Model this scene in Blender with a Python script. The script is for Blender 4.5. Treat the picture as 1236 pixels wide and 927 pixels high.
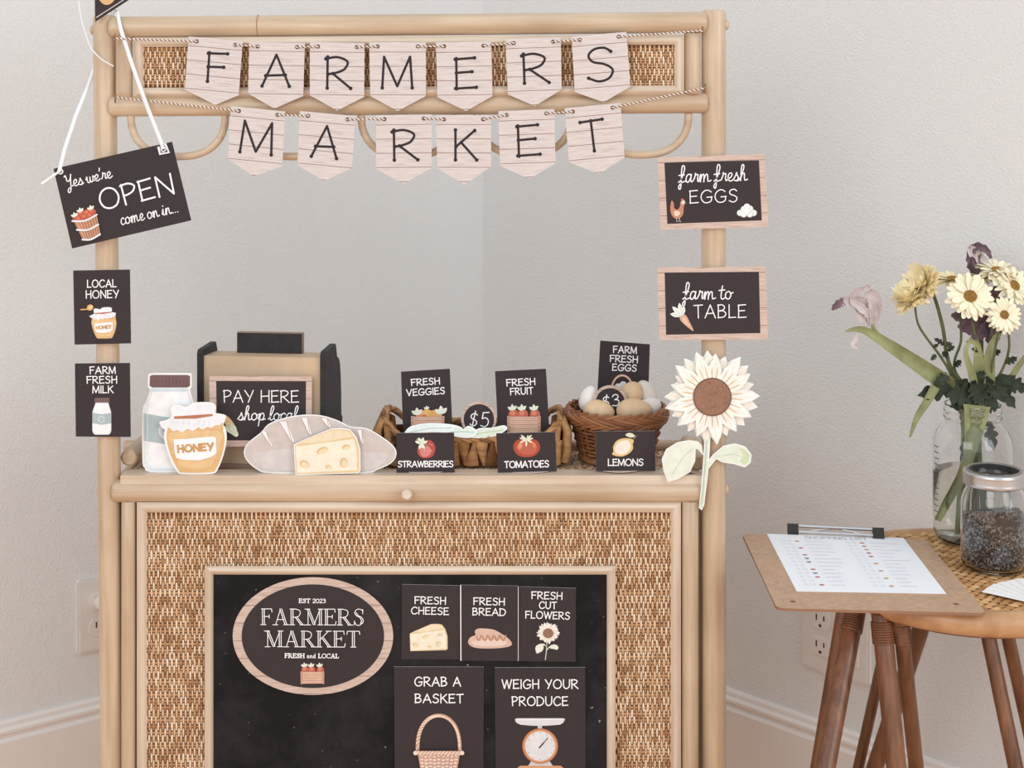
import bpy, math, random
from mathutils import Vector, Matrix, Euler
PI = math.pi
for o in list(bpy.data.objects): bpy.data.objects.remove(o)
SC = bpy.context.scene
COL = SC.collection
rnd = random.Random(7)

# ------------------------------------------------------------------ camera, light, exposure
FPX, HOR, CAMZ = 1750.0, 120.0, 1.02          # focal length and horizon row of the 1236 x 927 photograph, camera height
cam = bpy.data.cameras.new('camera'); camo = bpy.data.objects.new('camera', cam); COL.objects.link(camo)
camo.location = (0, 0, CAMZ); camo.rotation_euler = (PI/2, 0, 0)
cam.sensor_fit = 'HORIZONTAL'; cam.sensor_width = 36; cam.lens = FPX/1236*36
cam.shift_x = 0; cam.shift_y = -(463.5-HOR)/1236; cam.clip_start = 0.02; cam.clip_end = 50
SC.camera = camo

world = bpy.data.worlds.new('world'); SC.world = world; world.use_nodes = True
bg = world.node_tree.nodes['Background']; bg.inputs[0].default_value = (0.90, 0.96, 1.0, 1); bg.inputs[1].default_value = 0.86
def area(name, loc, target, sx, sy, power, color):
    l = bpy.data.lights.new(name, 'AREA'); l.shape = 'RECTANGLE'; l.size = sx; l.size_y = sy; l.energy = power; l.color = color
    o = bpy.data.objects.new(name, l); COL.objects.link(o); o.location = loc
    o.rotation_euler = (Vector(target)-Vector(loc)).to_track_quat('-Z', 'Y').to_euler(); return o
area('window_light', (2.3, -0.4, 1.6), (0.1, 1.9, 0.6), 1.8, 1.8, 25, (0.95, 0.98, 1.0))
area('fill_light', (-1.4, -1.2, 1.8), (0, 1.9, 0.6), 1.8, 1.6, 22, (0.95, 0.98, 1.0))  # added fill lamp from the front left, brightens the right wall
SC.view_settings.view_transform = 'Standard'; SC.view_settings.look = 'None'
SC.view_settings.gamma = 1; SC.view_settings.use_curve_mapping = False; SC.view_settings.exposure = 0.22

# ------------------------------------------------------------------ materials
def lin(c):
    r = []
    for v in c[:3]:
        v = v/255.0
        r.append(v/12.92 if v <= 0.04045 else ((v+0.055)/1.055)**2.4)
    return (r[0], r[1], r[2], 1)
MATS = {}
def newmat(name):
    m = bpy.data.materials.new(name); m.use_nodes = True
    return m, m.node_tree.nodes, m.node_tree.links, m.node_tree.nodes['Principled BSDF']
def flat(name, c, rough=0.7, metal=0, spec=0.3, var=0.0, vscale=300):
    if name in MATS: return MATS[name]
    m, N, L, b = newmat(name)
    b.inputs['Base Color'].default_value = lin(c); b.inputs['Roughness'].default_value = rough
    b.inputs['Metallic'].default_value = metal; b.inputs['Specular IOR Level'].default_value = spec
    if var:
        t = N.new('ShaderNodeTexCoord'); n = N.new('ShaderNodeTexNoise'); n.inputs['Scale'].default_value = vscale; n.inputs['Detail'].default_value = 5
        L.new(t.outputs['Object'], n.inputs['Vector'])
        r = N.new('ShaderNodeValToRGB'); e = r.color_ramp.elements
        e[0].position = .3; e[1].position = .7
        e[0].color = lin([max(0, v*(1-var)) for v in c]); e[1].color = lin([min(255, v*(1+var)) for v in c])
        L.new(n.outputs['Fac'], r.inputs[0]); L.new(r.outputs[0], b.inputs['Base Color'])
    MATS[name] = m; return m
def ink(c, var=0.05):
    return flat('print_%02x%02x%02x' % tuple(int(v) for v in c), c, 0.75, 0, 0.2, var*.6, 90)
def grain(name, c1, c2, scale, rough=0.36, bump=0.12, knots=True):
    """cane / wood with streaks: scale is small along the grain"""
    m, N, L, b = newmat(name)
    t = N.new('ShaderNodeTexCoord'); mp = N.new('ShaderNodeMapping'); mp.inputs['Scale'].default_value = scale
    L.new(t.outputs['Object'], mp.inputs['Vector'])
    n = N.new('ShaderNodeTexNoise'); n.inputs['Scale'].default_value = 1; n.inputs['Detail'].default_value = 6; n.inputs['Roughness'].default_value = .6
    L.new(mp.outputs[0], n.inputs['Vector'])
    r = N.new('ShaderNodeValToRGB'); e = r.color_ramp.elements
    e[0].position = .3; e[1].position = .72; e[0].color = lin(c1); e[1].color = lin(c2)
    L.new(n.outputs['Fac'], r.inputs[0])
    n2 = N.new('ShaderNodeTexNoise'); n2.inputs['Scale'].default_value = 7; n2.inputs['Detail'].default_value = 3
    L.new(t.outputs['Object'], n2.inputs['Vector'])
    mx = N.new('ShaderNodeMix'); mx.data_type = 'RGBA'; mx.blend_type = 'MULTIPLY'; mx.inputs[0].default_value = .5
    r2 = N.new('ShaderNodeValToRGB'); r2.color_ramp.elements[0].color = (.78, .72, .68, 1); r2.color_ramp.elements[1].color = (1, 1, 1, 1)
    r2.color_ramp.elements[0].position = .35; r2.color_ramp.elements[1].position = .6
    L.new(n2.outputs['Fac'], r2.inputs[0]); L.new(r.outputs[0], mx.inputs[6]); L.new(r2.outputs[0], mx.inputs[7])
    L.new(mx.outputs[2], b.inputs['Base Color'])
    b.inputs['Roughness'].default_value = rough; b.inputs['Specular IOR Level'].default_value = .6
    bp = N.new('ShaderNodeBump'); bp.inputs['Strength'].default_value = bump; bp.inputs['Distance'].default_value = .001
    L.new(n.outputs['Fac'], bp.inputs['Height']); L.new(bp.outputs[0], b.inputs['Normal'])
    return m
def island(name, cols, rough=0.5, streak=None):
    """one colour per loose piece of a weave"""
    m, N, L, b = newmat(name)
    g = N.new('ShaderNodeNewGeometry'); r = N.new('ShaderNodeValToRGB'); e = r.color_ramp.elements
    while len(e) < len(cols): e.new(.5)
    for i, c in enumerate(cols):
        e[i].position = i/(len(cols)-1); e[i].color = lin(c)
    L.new(g.outputs['Random Per Island'], r.inputs[0])
    out = r.outputs[0]
    if streak:
        t = N.new('ShaderNodeTexCoord'); mp = N.new('ShaderNodeMapping'); mp.inputs['Scale'].default_value = streak
        n = N.new('ShaderNodeTexNoise'); n.inputs['Scale'].default_value = 1; n.inputs['Detail'].default_value = 4
        L.new(t.outputs['Object'], mp.inputs[0]); L.new(mp.outputs[0], n.inputs['Vector'])
        r2 = N.new('ShaderNodeValToRGB'); r2.color_ramp.elements[0].color = (.55, .5, .45, 1); r2.color_ramp.elements[1].color = (1.1, 1.08, 1.05, 1)
        r2.color_ramp.elements[0].position = .3; r2.color_ramp.elements[1].position = .65
        L.new(n.outputs['Fac'], r2.inputs[0])
        mx = N.new('ShaderNodeMix'); mx.data_type = 'RGBA'; mx.blend_type = 'MULTIPLY'; mx.inputs[0].default_value = .8
        L.new(out, mx.inputs[6]); L.new(r2.outputs[0], mx.inputs[7]); out = mx.outputs[2]
    L.new(out, b.inputs['Base Color']); b.inputs['Roughness'].default_value = rough; b.inputs['Specular IOR Level'].default_value = .3
    return m
def planks(name, pitch, off=0.0, cols=((184, 166, 160), (208, 196, 192), (220, 210, 206))):
    """printed whitewashed boards: thin dark joints and pinkish streaks along x"""
    m, N, L, b = newmat(name)
    t = N.new('ShaderNodeTexCoord'); mp = N.new('ShaderNodeMapping'); mp.inputs['Scale'].default_value = (38, 1, 760)
    L.new(t.outputs['Object'], mp.inputs[0])
    n = N.new('ShaderNodeTexNoise'); n.inputs['Scale'].default_value = 1; n.inputs['Detail'].default_value = 7; n.inputs['Roughness'].default_value = .65; n.inputs['Distortion'].default_value = .6
    L.new(mp.outputs[0], n.inputs['Vector'])
    r = N.new('ShaderNodeValToRGB'); e = r.color_ramp.elements
    e[0].position = .3; e[0].color = lin(cols[0]); e[1].position = .62; e[1].color = lin(cols[2])
    k = e.new(.43); k.color = lin(cols[1])
    L.new(n.outputs['Fac'], r.inputs[0])
    sx = N.new('ShaderNodeSeparateXYZ'); L.new(t.outputs['Object'], sx.inputs[0])
    a = N.new('ShaderNodeMath'); a.operation = 'ADD'; a.inputs[1].default_value = 10*pitch+off
    d = N.new('ShaderNodeMath'); d.operation = 'DIVIDE'; d.inputs[1].default_value = pitch
    f = N.new('ShaderNodeMath'); f.operation = 'FRACT'
    c = N.new('ShaderNodeMath'); c.operation = 'LESS_THAN'; c.inputs[1].default_value = .0008/pitch
    L.new(sx.outputs[2], a.inputs[0]); L.new(a.outputs[0], d.inputs[0]); L.new(d.outputs[0], f.inputs[0]); L.new(f.outputs[0], c.inputs[0])
    mx = N.new('ShaderNodeMix'); mx.data_type = 'RGBA'; L.new(c.outputs[0], mx.inputs[0]); L.new(r.outputs[0], mx.inputs[6])
    mx.inputs[7].default_value = lin((146, 122, 114)); L.new(mx.outputs[2], b.inputs['Base Color'])
    b.inputs['Roughness'].default_value = .8; b.inputs['Specular IOR Level'].default_value = .15
    return m
def glass(name, c=(255, 255, 255), rough=0.0, ior=1.45):
    m, N, L, b = newmat(name)
    b.inputs['Base Color'].default_value = lin(c); b.inputs['Transmission Weight'].default_value = 1
    b.inputs['Roughness'].default_value = rough; b.inputs['IOR'].default_value = ior
    return m
def wallmat(name, c):
    m, N, L, b = newmat(name)
    t = N.new('ShaderNodeTexCoord'); n = N.new('ShaderNodeTexNoise'); n.inputs['Scale'].default_value = 300; n.inputs['Detail'].default_value = 4
    L.new(t.outputs['Object'], n.inputs['Vector'])
    bp = N.new('ShaderNodeBump'); bp.inputs['Strength'].default_value = .45; bp.inputs['Distance'].default_value = .003
    L.new(n.outputs['Fac'], bp.inputs['Height']); L.new(bp.outputs[0], b.inputs['Normal'])
    b.inputs['Base Color'].default_value = lin(c); b.inputs['Roughness'].default_value = .75; b.inputs['Specular IOR Level'].default_value = .2
    return m
def boardmat(name):
    m, N, L, b = newmat(name)
    t = N.new('ShaderNodeTexCoord')
    n = N.new('ShaderNodeTexNoise'); n.inputs['Scale'].default_value = 9; n.inputs['Detail'].default_value = 8; n.inputs['Roughness'].default_value = .7
    L.new(t.outputs['Object'], n.inputs['Vector'])
    r = N.new('ShaderNodeValToRGB'); e = r.color_ramp.elements
    e[0].position = .45; e[0].color = lin((24, 23, 24)); e[1].position = .85; e[1].color = lin((62, 59, 61))
    L.new(n.outputs['Fac'], r.inputs[0])
    v = N.new('ShaderNodeTexNoise'); v.inputs['Scale'].default_value = 120; v.inputs['Detail'].default_value = 2
    L.new(t.outputs['Object'], v.inputs['Vector'])
    r2 = N.new('ShaderNodeValToRGB'); r2.color_ramp.elements[0].position = .71; r2.color_ramp.elements[1].position = .77
    L.new(v.outputs['Fac'], r2.inputs[0])
    mx = N.new('ShaderNodeMix'); mx.data_type = 'RGBA'; L.new(r2.outputs[0], mx.inputs[0]); L.new(r.outputs[0], mx.inputs[6]); mx.inputs[7].default_value = lin((150, 145, 145))
    L.new(mx.outputs[2], b.inputs['Base Color']); b.inputs['Roughness'].default_value = .8; b.inputs['Specular IOR Level'].default_value = .2
    return m

C_A, C_B = (188, 160, 130), (216, 193, 166)
M_cz = grain('pale_cane_upright', C_A, C_B, (90, 90, 5))
M_cx = grain('pale_cane_across', C_A, C_B, (5, 90, 90))
M_cy = grain('pale_cane_deep', C_A, C_B, (90, 5, 90))
M_mx = grain('pale_moulding_across', (206, 184, 160), (230, 214, 196), (6, 120, 120))
M_mz = grain('pale_moulding_upright', (206, 184, 160), (230, 214, 196), (120, 120, 6))
M_weave = island('woven_cane', [(166, 122, 86), (208, 170, 132), (222, 188, 152), (234, 206, 174), (244, 224, 198), (214, 178, 142)], .5)
M_weft = island('woven_cane_core', [(158, 112, 74), (184, 140, 100), (206, 164, 124)], .6)
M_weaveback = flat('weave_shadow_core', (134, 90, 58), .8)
M_board = boardmat('chalkboard_surface')
M_card = flat('black_card', (62, 54, 56), .8, 0, .2, .05, 400)
M_white = flat('white_paper', (246, 244, 242), .8, 0, .2)
M_ink = flat('white_print', (250, 248, 248), .8, 0, .1)
M_dark = flat('charcoal_print', (58, 50, 52), .8, 0, .1)
M_planks = planks('printed_whitewashed_boards', .0172, .004)
M_rim = planks('printed_board_border', .0215, .006, ((158, 130, 116), (200, 174, 160), (216, 194, 182)))
M_wall = wallmat('wall_paint', (226, 225, 224))
M_base = flat('baseboard_paint', (232, 226, 222), .45)
M_floor = flat('tan_carpet', (226, 180, 144), .95, 0, .1, .12, 60)
M_metal = flat('brushed_metal', (205, 203, 204), .28, 1)
M_black = flat('black_wood_stain', (44, 42, 43), .6, 0, .3, .15, 90)
M_mdf = flat('pale_board_wood', (198, 173, 145), .6, 0, .3, .05, 20)
M_edge = flat('raw_board_edge', (150, 125, 108), .7)
M_glass = glass('clear_glass')
M_water = glass('vase_water', (244, 248, 240), 0, 1.12)
M_ribbon = flat('white_ribbon', (244, 244, 246), .5)

# ------------------------------------------------------------------ mesh helpers
class MB:
    def __init__(s): s.v = []; s.f = []; s.m = []; s.s = []
    def add(s, vs, fs, mi=0, smooth=False):
        b = len(s.v); s.v += [tuple(p) for p in vs]
        for f in fs: s.f.append([i+b for i in f]); s.m.append(mi); s.s.append(smooth)
    def box(s, x0, x1, y0, y1, z0, z1, mi=0):
        v = [(x0,y0,z0),(x1,y0,z0),(x1,y1,z0),(x0,y1,z0),(x0,y0,z1),(x1,y0,z1),(x1,y1,z1),(x0,y1,z1)]
        s.add(v, [(0,3,2,1),(4,5,6,7),(0,1,5,4),(1,2,6,5),(2,3,7,6),(3,0,4,7)], mi)
    def prism(s, poly, fn, a, b, mi=0, smooth=False):
        """poly: list of (u,v); fn(u,v,w) -> point; w from a to b"""
        n = len(poly)
        v = [fn(u, w, a) for u, w in poly]+[fn(u, w, b) for u, w in poly]
        s.add(v, [list(range(n)), list(range(2*n-1, n-1, -1))], mi)
        s.add(v, [(i, i+n, (i+1) % n+n, (i+1) % n) for i in range(n)], mi, smooth)
    def tube(s, pts, r, seg=12, mi=0, caps=True, closed=False, flat_=1.0):
        pts = [Vector(p) for p in pts]; n = len(pts)
        rr = r if isinstance(r, (list, tuple)) else [r]*n
        T = []
        for i in range(n):
            a = pts[(i-1) % n] if (closed or i > 0) else pts[i]; b = pts[(i+1) % n] if (closed or i < n-1) else pts[i]
            t = (b-a); T.append(t.normalized() if t.length > 1e-9 else Vector((0, 0, 1)))
        up = Vector((0, 0, 1)) if abs(T[0].z) < .9 else Vector((0, 1, 0))
        nv = T[0].cross(up).normalized(); vs = []
        for i in range(n):
            if i:
                nv = nv-T[i]*nv.dot(T[i])
                nv = nv.normalized() if nv.length > 1e-8 else T[i].orthogonal().normalized()
            bn = T[i].cross(nv)
            for k in range(seg):
                a = 2*PI*k/seg; vs.append(pts[i]+nv*math.cos(a)*rr[i]+bn*math.sin(a)*rr[i]*flat_)
        fs = []
        for i in range(n-1 if not closed else n):
            for k in range(seg):
                j = (i+1) % n; fs.append((i*seg+k, i*seg+(k+1) % seg, j*seg+(k+1) % seg, j*seg+k))
        s.add(vs, fs, mi, True)
        if caps and not closed:
            s.add(vs[:seg], [list(range(seg-1, -1, -1))], mi); s.add(vs[-seg:], [list(range(seg))], mi)
    def rod(s, a, b, r, seg=20, mi=0, n=6, dome=.35):
        """straight pole with softly rounded ends"""
        a, b = Vector(a), Vector(b); L = (b-a).length; d = (b-a)/L
        pts = [a, a+d*r*dome*.25, a+d*r*dome]; rr = [r*.72, r*.9, r]
        for k in range(1, n): pts.append(a+(b-a)*k/n); rr.append(r)
        pts += [b-d*r*dome, b-d*r*dome*.25, b]; rr += [r, r*.9, r*.72]
        s.tube(pts, rr, seg, mi)
    def lathe(s, prof, c, seg=48, mi=0, smooth=True, axis=None):
        vs = []; n = len(prof)
        for r, z in prof:
            for k in range(seg):
                a = 2*PI*k/seg; vs.append((c[0]+r*math.cos(a), c[1]+r*math.sin(a), c[2]+z))
        s.add(vs, [(i*seg+k, i*seg+(k+1) % seg, (i+1)*seg+(k+1) % seg, (i+1)*seg+k) for i in range(n-1) for k in range(seg)], mi, smooth)
    def ball(s, c, rx, ry, rz, M=None, seg=20, rings=12, mi=0, egg=0.0):
        vs = []; fs = []
        for i in range(rings+1):
            t = PI*i/rings
            for k in range(seg):
                a = 2*PI*k/seg; w = 1-egg*math.cos(t)
                p = Vector((rx*math.sin(t)*math.cos(a)*w, ry*math.sin(t)*math.sin(a)*w, rz*math.cos(t)))
                if M: p = M @ p
                vs.append(p+Vector(c))
        for i in range(rings):
            for k in range(seg): fs.append((i*seg+k, (i+1)*seg+k, (i+1)*seg+(k+1) % seg, i*seg+(k+1) % seg))
        s.add(vs, fs, mi, True)
    def build(s, name, mats, parent=None, loc=None, rot=None):
        me = bpy.data.meshes.new(name); me.from_pydata(s.v, [], s.f)
        mats = mats if isinstance(mats, (list, tuple)) else [mats]
        for m in mats: me.materials.append(m)
        me.polygons.foreach_set('material_index', s.m); me.polygons.foreach_set('use_smooth', s.s); me.update()
        o = bpy.data.objects.new(name, me); COL.objects.link(o)
        if parent: o.parent = parent
        if loc: o.location = loc
        if rot: o.rotation_euler = rot
        return o
def tag(o, label=None, cat=None, group=None, kind=None):
    if label: o['label'] = label
    if cat: o['category'] = cat
    if group: o['group'] = group
    if kind: o['kind'] = kind
    return o
def empty(name, loc, label, cat, group=None):
    o = bpy.data.objects.new(name, None); COL.objects.link(o); o.location = loc; o.empty_display_size = .05
    return tag(o, label, cat, group)
def loc_children(root):
    """children were built in world coordinates: shift their mesh into the root's frame"""
    def rec(o, off):
        for c in o.children:
            if c.data: c.data.transform(Matrix.Translation(-off))
            rec(c, off)
    rec(root, Vector(root.location))
def P(px, py, Y=1.75):
    return Vector(((px-618)/FPX*Y, Y, CAMZ-(py-HOR)/FPX*Y))
def catmull(pts, n=6, closed=False):
    out = []; N = len(pts)
    rng = range(N if closed else N-1)
    for i in rng:
        g = (lambda k: pts[k % N]) if closed else (lambda k: pts[max(0, min(N-1, k))])
        p0, p1, p2, p3 = g(i-1), g(i), g(i+1), g(i+2)
        for k in range(n):
            t = k/n
            out.append(tuple(.5*(2*b+(c-a)*t+(2*a-5*b+4*c-d)*t*t+(3*b-a-3*c+d)*t**3) for a, b, c, d in zip(p0, p1, p2, p3)))
    if not closed: out.append(tuple(pts[-1]))
    return out
def arc(cx, cy, rx, ry, a0, a1, n=16):
    return [(cx+rx*math.cos(math.radians(a0+(a1-a0)*k/n)), cy+ry*math.sin(math.radians(a0+(a1-a0)*k/n))) for k in range(n+1)]

# ------------------------------------------------------------------ hand lettering: strokes, y up, capital height 1
CAPS = {
 'A': (.78, [[(0, 0), (.4, 1), (.78, 0)], [(.1, .33), (.66, .36)]]),
 'B': (.62, [[(.03, 0), (.03, 1)], catmull([(-.02, .97), (.3, 1), (.5, .85), (.4, .62), (.05, .53)]), catmull([(.05, .53), (.42, .52), (.6, .3), (.42, .06), (0, .01)])]),
 'C': (.74, [catmull([(.72, .84), (.55, .98), (.3, .96), (.06, .7), (.02, .35), (.2, .05), (.48, .01), (.74, .17)])]),
 'D': (.74, [[(.03, 0), (.03, 1)], catmull([(-.03, .98), (.35, .96), (.66, .75), (.72, .45), (.55, .12), (.25, .01), (-.02, .01)])]),
 'E': (.6, [[(.03, 0), (.03, .98)], [(.0, .96), (.56, 1.0)], [(.03, .52), (.48, .55)], [(.0, 0.01), (.6, .04)]]),
 'F': (.58, [[(.05, 0), (.03, .98)], [(0, .96), (.58, 1.0)], [(.03, .5), (.5, .53)]]),
 'G': (.8, [catmull([(.74, .84), (.55, .98), (.3, .96), (.06, .7), (.02, .35), (.2, .05), (.48, .01), (.72, .15), (.76, .42)]), [(.44, .43), (.8, .46)]]),
 'H': (.68, [[(.03, 0), (.03, 1)], [(.65, 0), (.65, 1)], [(.03, .5), (.65, .54)]]),
 'I': (.08, [[(.04, 0), (.04, 1)]]),
 'K': (.66, [[(.03, 0), (.03, 1)], [(.6, .98), (.05, .45)], [(.2, .58), (.66, 0)]]),
 'L': (.52, [[(.03, 1), (.03, .02)], [(.0, .01), (.52, .04)]]),
 'M': (.84, [[(0, 0), (.05, 1), (.42, .05), (.78, 1), (.84, 0)]]),
 'N': (.72, [[(.03, 0), (.03, 1), (.68, 0), (.7, 1)]]),
 'O': (.86, [catmull([(.43, 1), (.14, .85), (.01, .48), (.14, .12), (.43, 0), (.72, .13), (.85, .5), (.72, .87)], closed=True)+[(.43, 1)]]),
 'P': (.6, [[(.06, 0), (.03, 1)], catmull([(-.02, .95), (.32, 1.0), (.58, .84), (.5, .6), (.28, .48), (.04, .44)])]),
 'R': (.68, [[(.03, 0), (.03, 1)], catmull([(-.02, .94), (.3, 1.0), (.58, .86), (.5, .62), (.28, .5), (.05, .45)]), [(.18, .47), (.68, 0)]]),
 'S': (.6, [catmull([(.56, .87), (.42, .99), (.2, .97), (.06, .8), (.14, .6), (.4, .5), (.57, .32), (.48, .08), (.25, 0), (.02, .12)])]),
 'T': (.64, [[(.33, 0), (.31, .98)], [(0, .96), (.64, 1.0)]]),
 'U': (.7, [catmull([(.02, 1), (.02, .6), (.04, .25), (.2, .03), (.42, .02), (.62, .2), (.67, .5), (.68, 1)])]),
 'V': (.7, [[(0, 1), (.35, 0), (.7, 1)]]),
 'W': (1.02, [[(0, 1), (.26, 0), (.52, .95), (.76, 0), (1.02, 1)]]),
 'Y': (.68, [[(0, 1), (.33, .48)], [(.68, 1), (.28, 0)]]),
 '$': (.56, [catmull([(.52, .78), (.4, .88), (.2, .86), (.08, .72), (.16, .55), (.38, .45), (.5, .3), (.42, .12), (.22, .06), (.04, .18)]), [(.38, 1.05), (.18, -.1)]]),
 '5': (.56, [[(.56, .97), (.16, .95), (.1, .55)], catmull([(.1, .55), (.35, .6), (.54, .42), (.5, .15), (.3, 0), (.02, .08)])]),
 '3': (.54, [catmull([(.04, .82), (.2, .98), (.45, .92), (.48, .7), (.22, .54)]), catmull([(.22, .54), (.48, .48), (.54, .25), (.36, .02), (.02, .06)])]),
 '2': (.54, [catmull([(.03, .76), (.12, .95), (.35, 1), (.5, .82), (.44, .55), (.2, .25), (.02, 0)]), [(.02, 0), (.54, 0)]]),
 '0': (.6, [catmull([(.3, 1), (.08, .82), (.01, .5), (.08, .16), (.3, 0), (.52, .16), (.59, .5), (.52, .84)], closed=True)+[(.3, 1)]]),
 ' ': (.3, []),
}
# brush script, x height about .5; strokes lead into the next letter
SCR = {
 'f': (.42, [catmull([(-.05, .02), (.12, .2), (.32, .8), (.3, 1.06), (.18, 1.06), (.13, .7), (.12, .1), (.08, -.38), (-.02, -.42), (-.04, -.25), (.14, -.02), (.42, .08)]), [(-.04, .46), (.32, .5)]]),
 'a': (.5, [catmull([(.36, .4), (.26, .52), (.1, .45), (.02, .2), (.08, .02), (.2, .03), (.34, .3), (.38, .5)]), catmull([(.38, .5), (.34, .18), (.38, .02), (.5, .08)])]),
 'r': (.42, [catmull([(0, .08), (.12, .35), (.14, .56), (.2, .47), (.32, .48), (.3, .2), (.33, .03), (.42, .08)])]),
 'm': (.78, [catmull([(-.02, .08), (.08, .48), (.1, .3), (.08, 0)]), catmull([(.08, .15), (.2, .46), (.3, .46), (.31, .2), (.3, 0)]), catmull([(.3, .15), (.43, .46), (.54, .46), (.56, .2), (.6, .02), (.78, .08)])]),
 'n': (.56, [catmull([(-.02, .08), (.08, .48), (.1, .3), (.08, 0)]), catmull([(.08, .15), (.2, .44), (.32, .47), (.34, .2), (.4, .02), (.56, .08)])]),
 'e': (.42, [catmull([(-.02, .08), (.2, .22), (.32, .4), (.22, .53), (.08, .4), (.06, .15), (.18, 0), (.32, .03), (.44, .12)])]),
 's': (.4, [catmull([(-.02, .08), (.14, .35), (.2, .54), (.24, .38), (.32, .2), (.24, .02), (.08, .03)]), catmull([(.2, .0), (.32, .02), (.42, .1)])]),
 'h': (.54, [catmull([(-.02, .08), (.14, .4), (.28, .85), (.24, 1.05), (.14, .95), (.1, .5), (.08, 0)]), catmull([(.08, .15), (.2, .44), (.32, .47), (.33, .2), (.38, .02), (.54, .08)])]),
 't': (.38, [catmull([(.18, .85), (.12, .4), (.12, .08), (.22, .0), (.38, .08)]), [(-.04, .56), (.34, .6)]]),
 'o': (.5, [catmull([(.22, .5), (.06, .4), (.02, .18), (.14, .01), (.3, .05), (.38, .26), (.3, .46), (.22, .5)]), catmull([(.28, .47), (.38, .38), (.52, .42)])]),
 'p': (.5, [catmull([(-.02, .1), (.1, .48), (.1, .2), (.06, -.42)]), catmull([(.09, .15), (.18, .45), (.32, .5), (.4, .3), (.32, .06), (.2, .02), (.1, .1)]), catmull([(.28, .03), (.4, .04), (.5, .1)])]),
 'l': (.34, [catmull([(-.02, .08), (.14, .35), (.28, .85), (.22, 1.05), (.12, .9), (.08, .4), (.12, .06), (.2, .01), (.34, .1)])]),
 'c': (.4, [catmull([(.32, .42), (.22, .52), (.08, .42), (.02, .2), (.1, .02), (.24, .01), (.4, .1)])]),
 'i': (.28, [catmull([(-.02, .1), (.1, .48), (.08, .12), (.14, .01), (.28, .08)]), [(.13, .7), (.14, .73)]]),
 'w': (.66, [catmull([(-.02, .3), (.08, .5), (.08, .15), (.16, .01), (.28, .1), (.32, .45), (.32, .15), (.4, .01), (.54, .15), (.56, .48), (.66, .42)])]),
 'Y': (.62, [catmull([(.0, .92), (.08, 1.02), (.14, .85), (.16, .6), (.26, .5), (.42, .62), (.54, 1.02)]), catmull([(.54, 1.02), (.46, .5), (.4, -.1), (.28, -.42), (.14, -.36), (.22, -.12), (.62, .1)])]),
 "'": (.16, [[(.1, 1.0), (.05, .76)]]),
 '.': (.2, [[(.08, .02), (.09, .03)]]),
 ' ': (.26, []),
}
# book lettering: (width, heavy strokes, fine strokes, serif points (x, y))
SER = {
 'F': (.62, [[(.12, 0), (.12, 1)]], [[(0, 1), (.6, 1), (.62, .8)], [(.15, .52), (.46, .52)], [(.46, .62), (.46, .42)]], [(.12, 0)]),
 'A': (.86, [[(.42, 1), (.72, 0)]], [[(.4, 1), (.12, 0)], [(.2, .33), (.6, .33)]], [(.1, 0), (.74, 0)]),
 'R': (.82, [[(.12, 0), (.12, 1)], [(.36, .48), (.7, 0)]], [[(0, 1), (.3, 1)]+catmull([(.3, 1), (.54, .92), (.6, .74), (.5, .54), (.3, .48)])+[(.14, .48)]], [(.12, 0), (.74, 0)]),
 'M': (1.0, [[(.14, 1), (.5, 0.02)], [(.86, 1), (.86, 0)]], [[(.14, 1), (.14, 0)], [(.5, .02), (.84, 1)]], [(.14, 0), (.86, 0), (.1, 1), (.88, 1)]),
 'E': (.68, [[(.12, 0), (.12, 1)]], [[(0, 1), (.6, 1), (.62, .8)], [(.15, .52), (.46, .52)], [(.46, .62), (.46, .42)], [(0, 0), (.64, 0), (.68, .22)]], []),
 'S': (.62, [catmull([(.12, .78), (.22, .6), (.42, .48), (.52, .28), (.46, .1)])], [catmull([(.54, .8), (.5, .95), (.3, 1.01), (.12, .92), (.1, .74)]), catmull([(.5, .14), (.38, 0), (.18, .01), (.06, .2)]), [(.55, .98), (.54, .72)], [(.05, .0), (.06, .26)]], []),
 'K': (.84, [[(.12, 0), (.12, 1)], [(.32, .58), (.72, 0)]], [[(.66, 1), (.14, .42)]], [(.12, 0), (.12, 1), (.74, 0), (.66, 1)]),
 'T': (.74, [[(.37, 0), (.37, 1)]], [[(0, .8), (.03, 1), (.71, 1), (.74, .8)]], [(.37, 0)]),
 'H': (.86, [[(.12, 0), (.12, 1)], [(.74, 0), (.74, 1)]], [[(.12, .5), (.74, .5)]], [(.12, 0), (.12, 1), (.74, 0), (.74, 1)]),
 'L': (.64, [[(.12, 0), (.12, 1)]], [[(0, 0), (.58, 0), (.62, .24)]], [(.12, 1)]),
 'O': (.86, [], [CAPS['O'][1][0]], []),
 'C': (.76, [], [CAPS['C'][1][0], [(.7, .98), (.7, .74)]], []),
 '2': (.54, [], CAPS['2'][1], []), '0': (.6, [], CAPS['0'][1], []), '3': (.54, [], CAPS['3'][1], []), '.': (.2, [], [[(.05, .02), (.09, .03)]], []),
 'a': (.5, [], [catmull([(.36, .5), (.14, .56), (.04, .25), (.14, .01), (.36, .2)]), [(.38, .55), (.38, .03), (.46, .02)]], []),
 'n': (.54, [], [[(.08, .55), (.08, 0)], catmull([(.08, .35), (.2, .54), (.36, .5), (.4, .3), (.4, 0), (.48, .02)])], []),
 'd': (.54, [], [catmull([(.36, .5), (.14, .56), (.04, .25), (.14, .01), (.36, .2)]), [(.4, 1), (.4, .02), (.48, .02)]], []),
 ' ': (.3, [], [], []),
}
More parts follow.
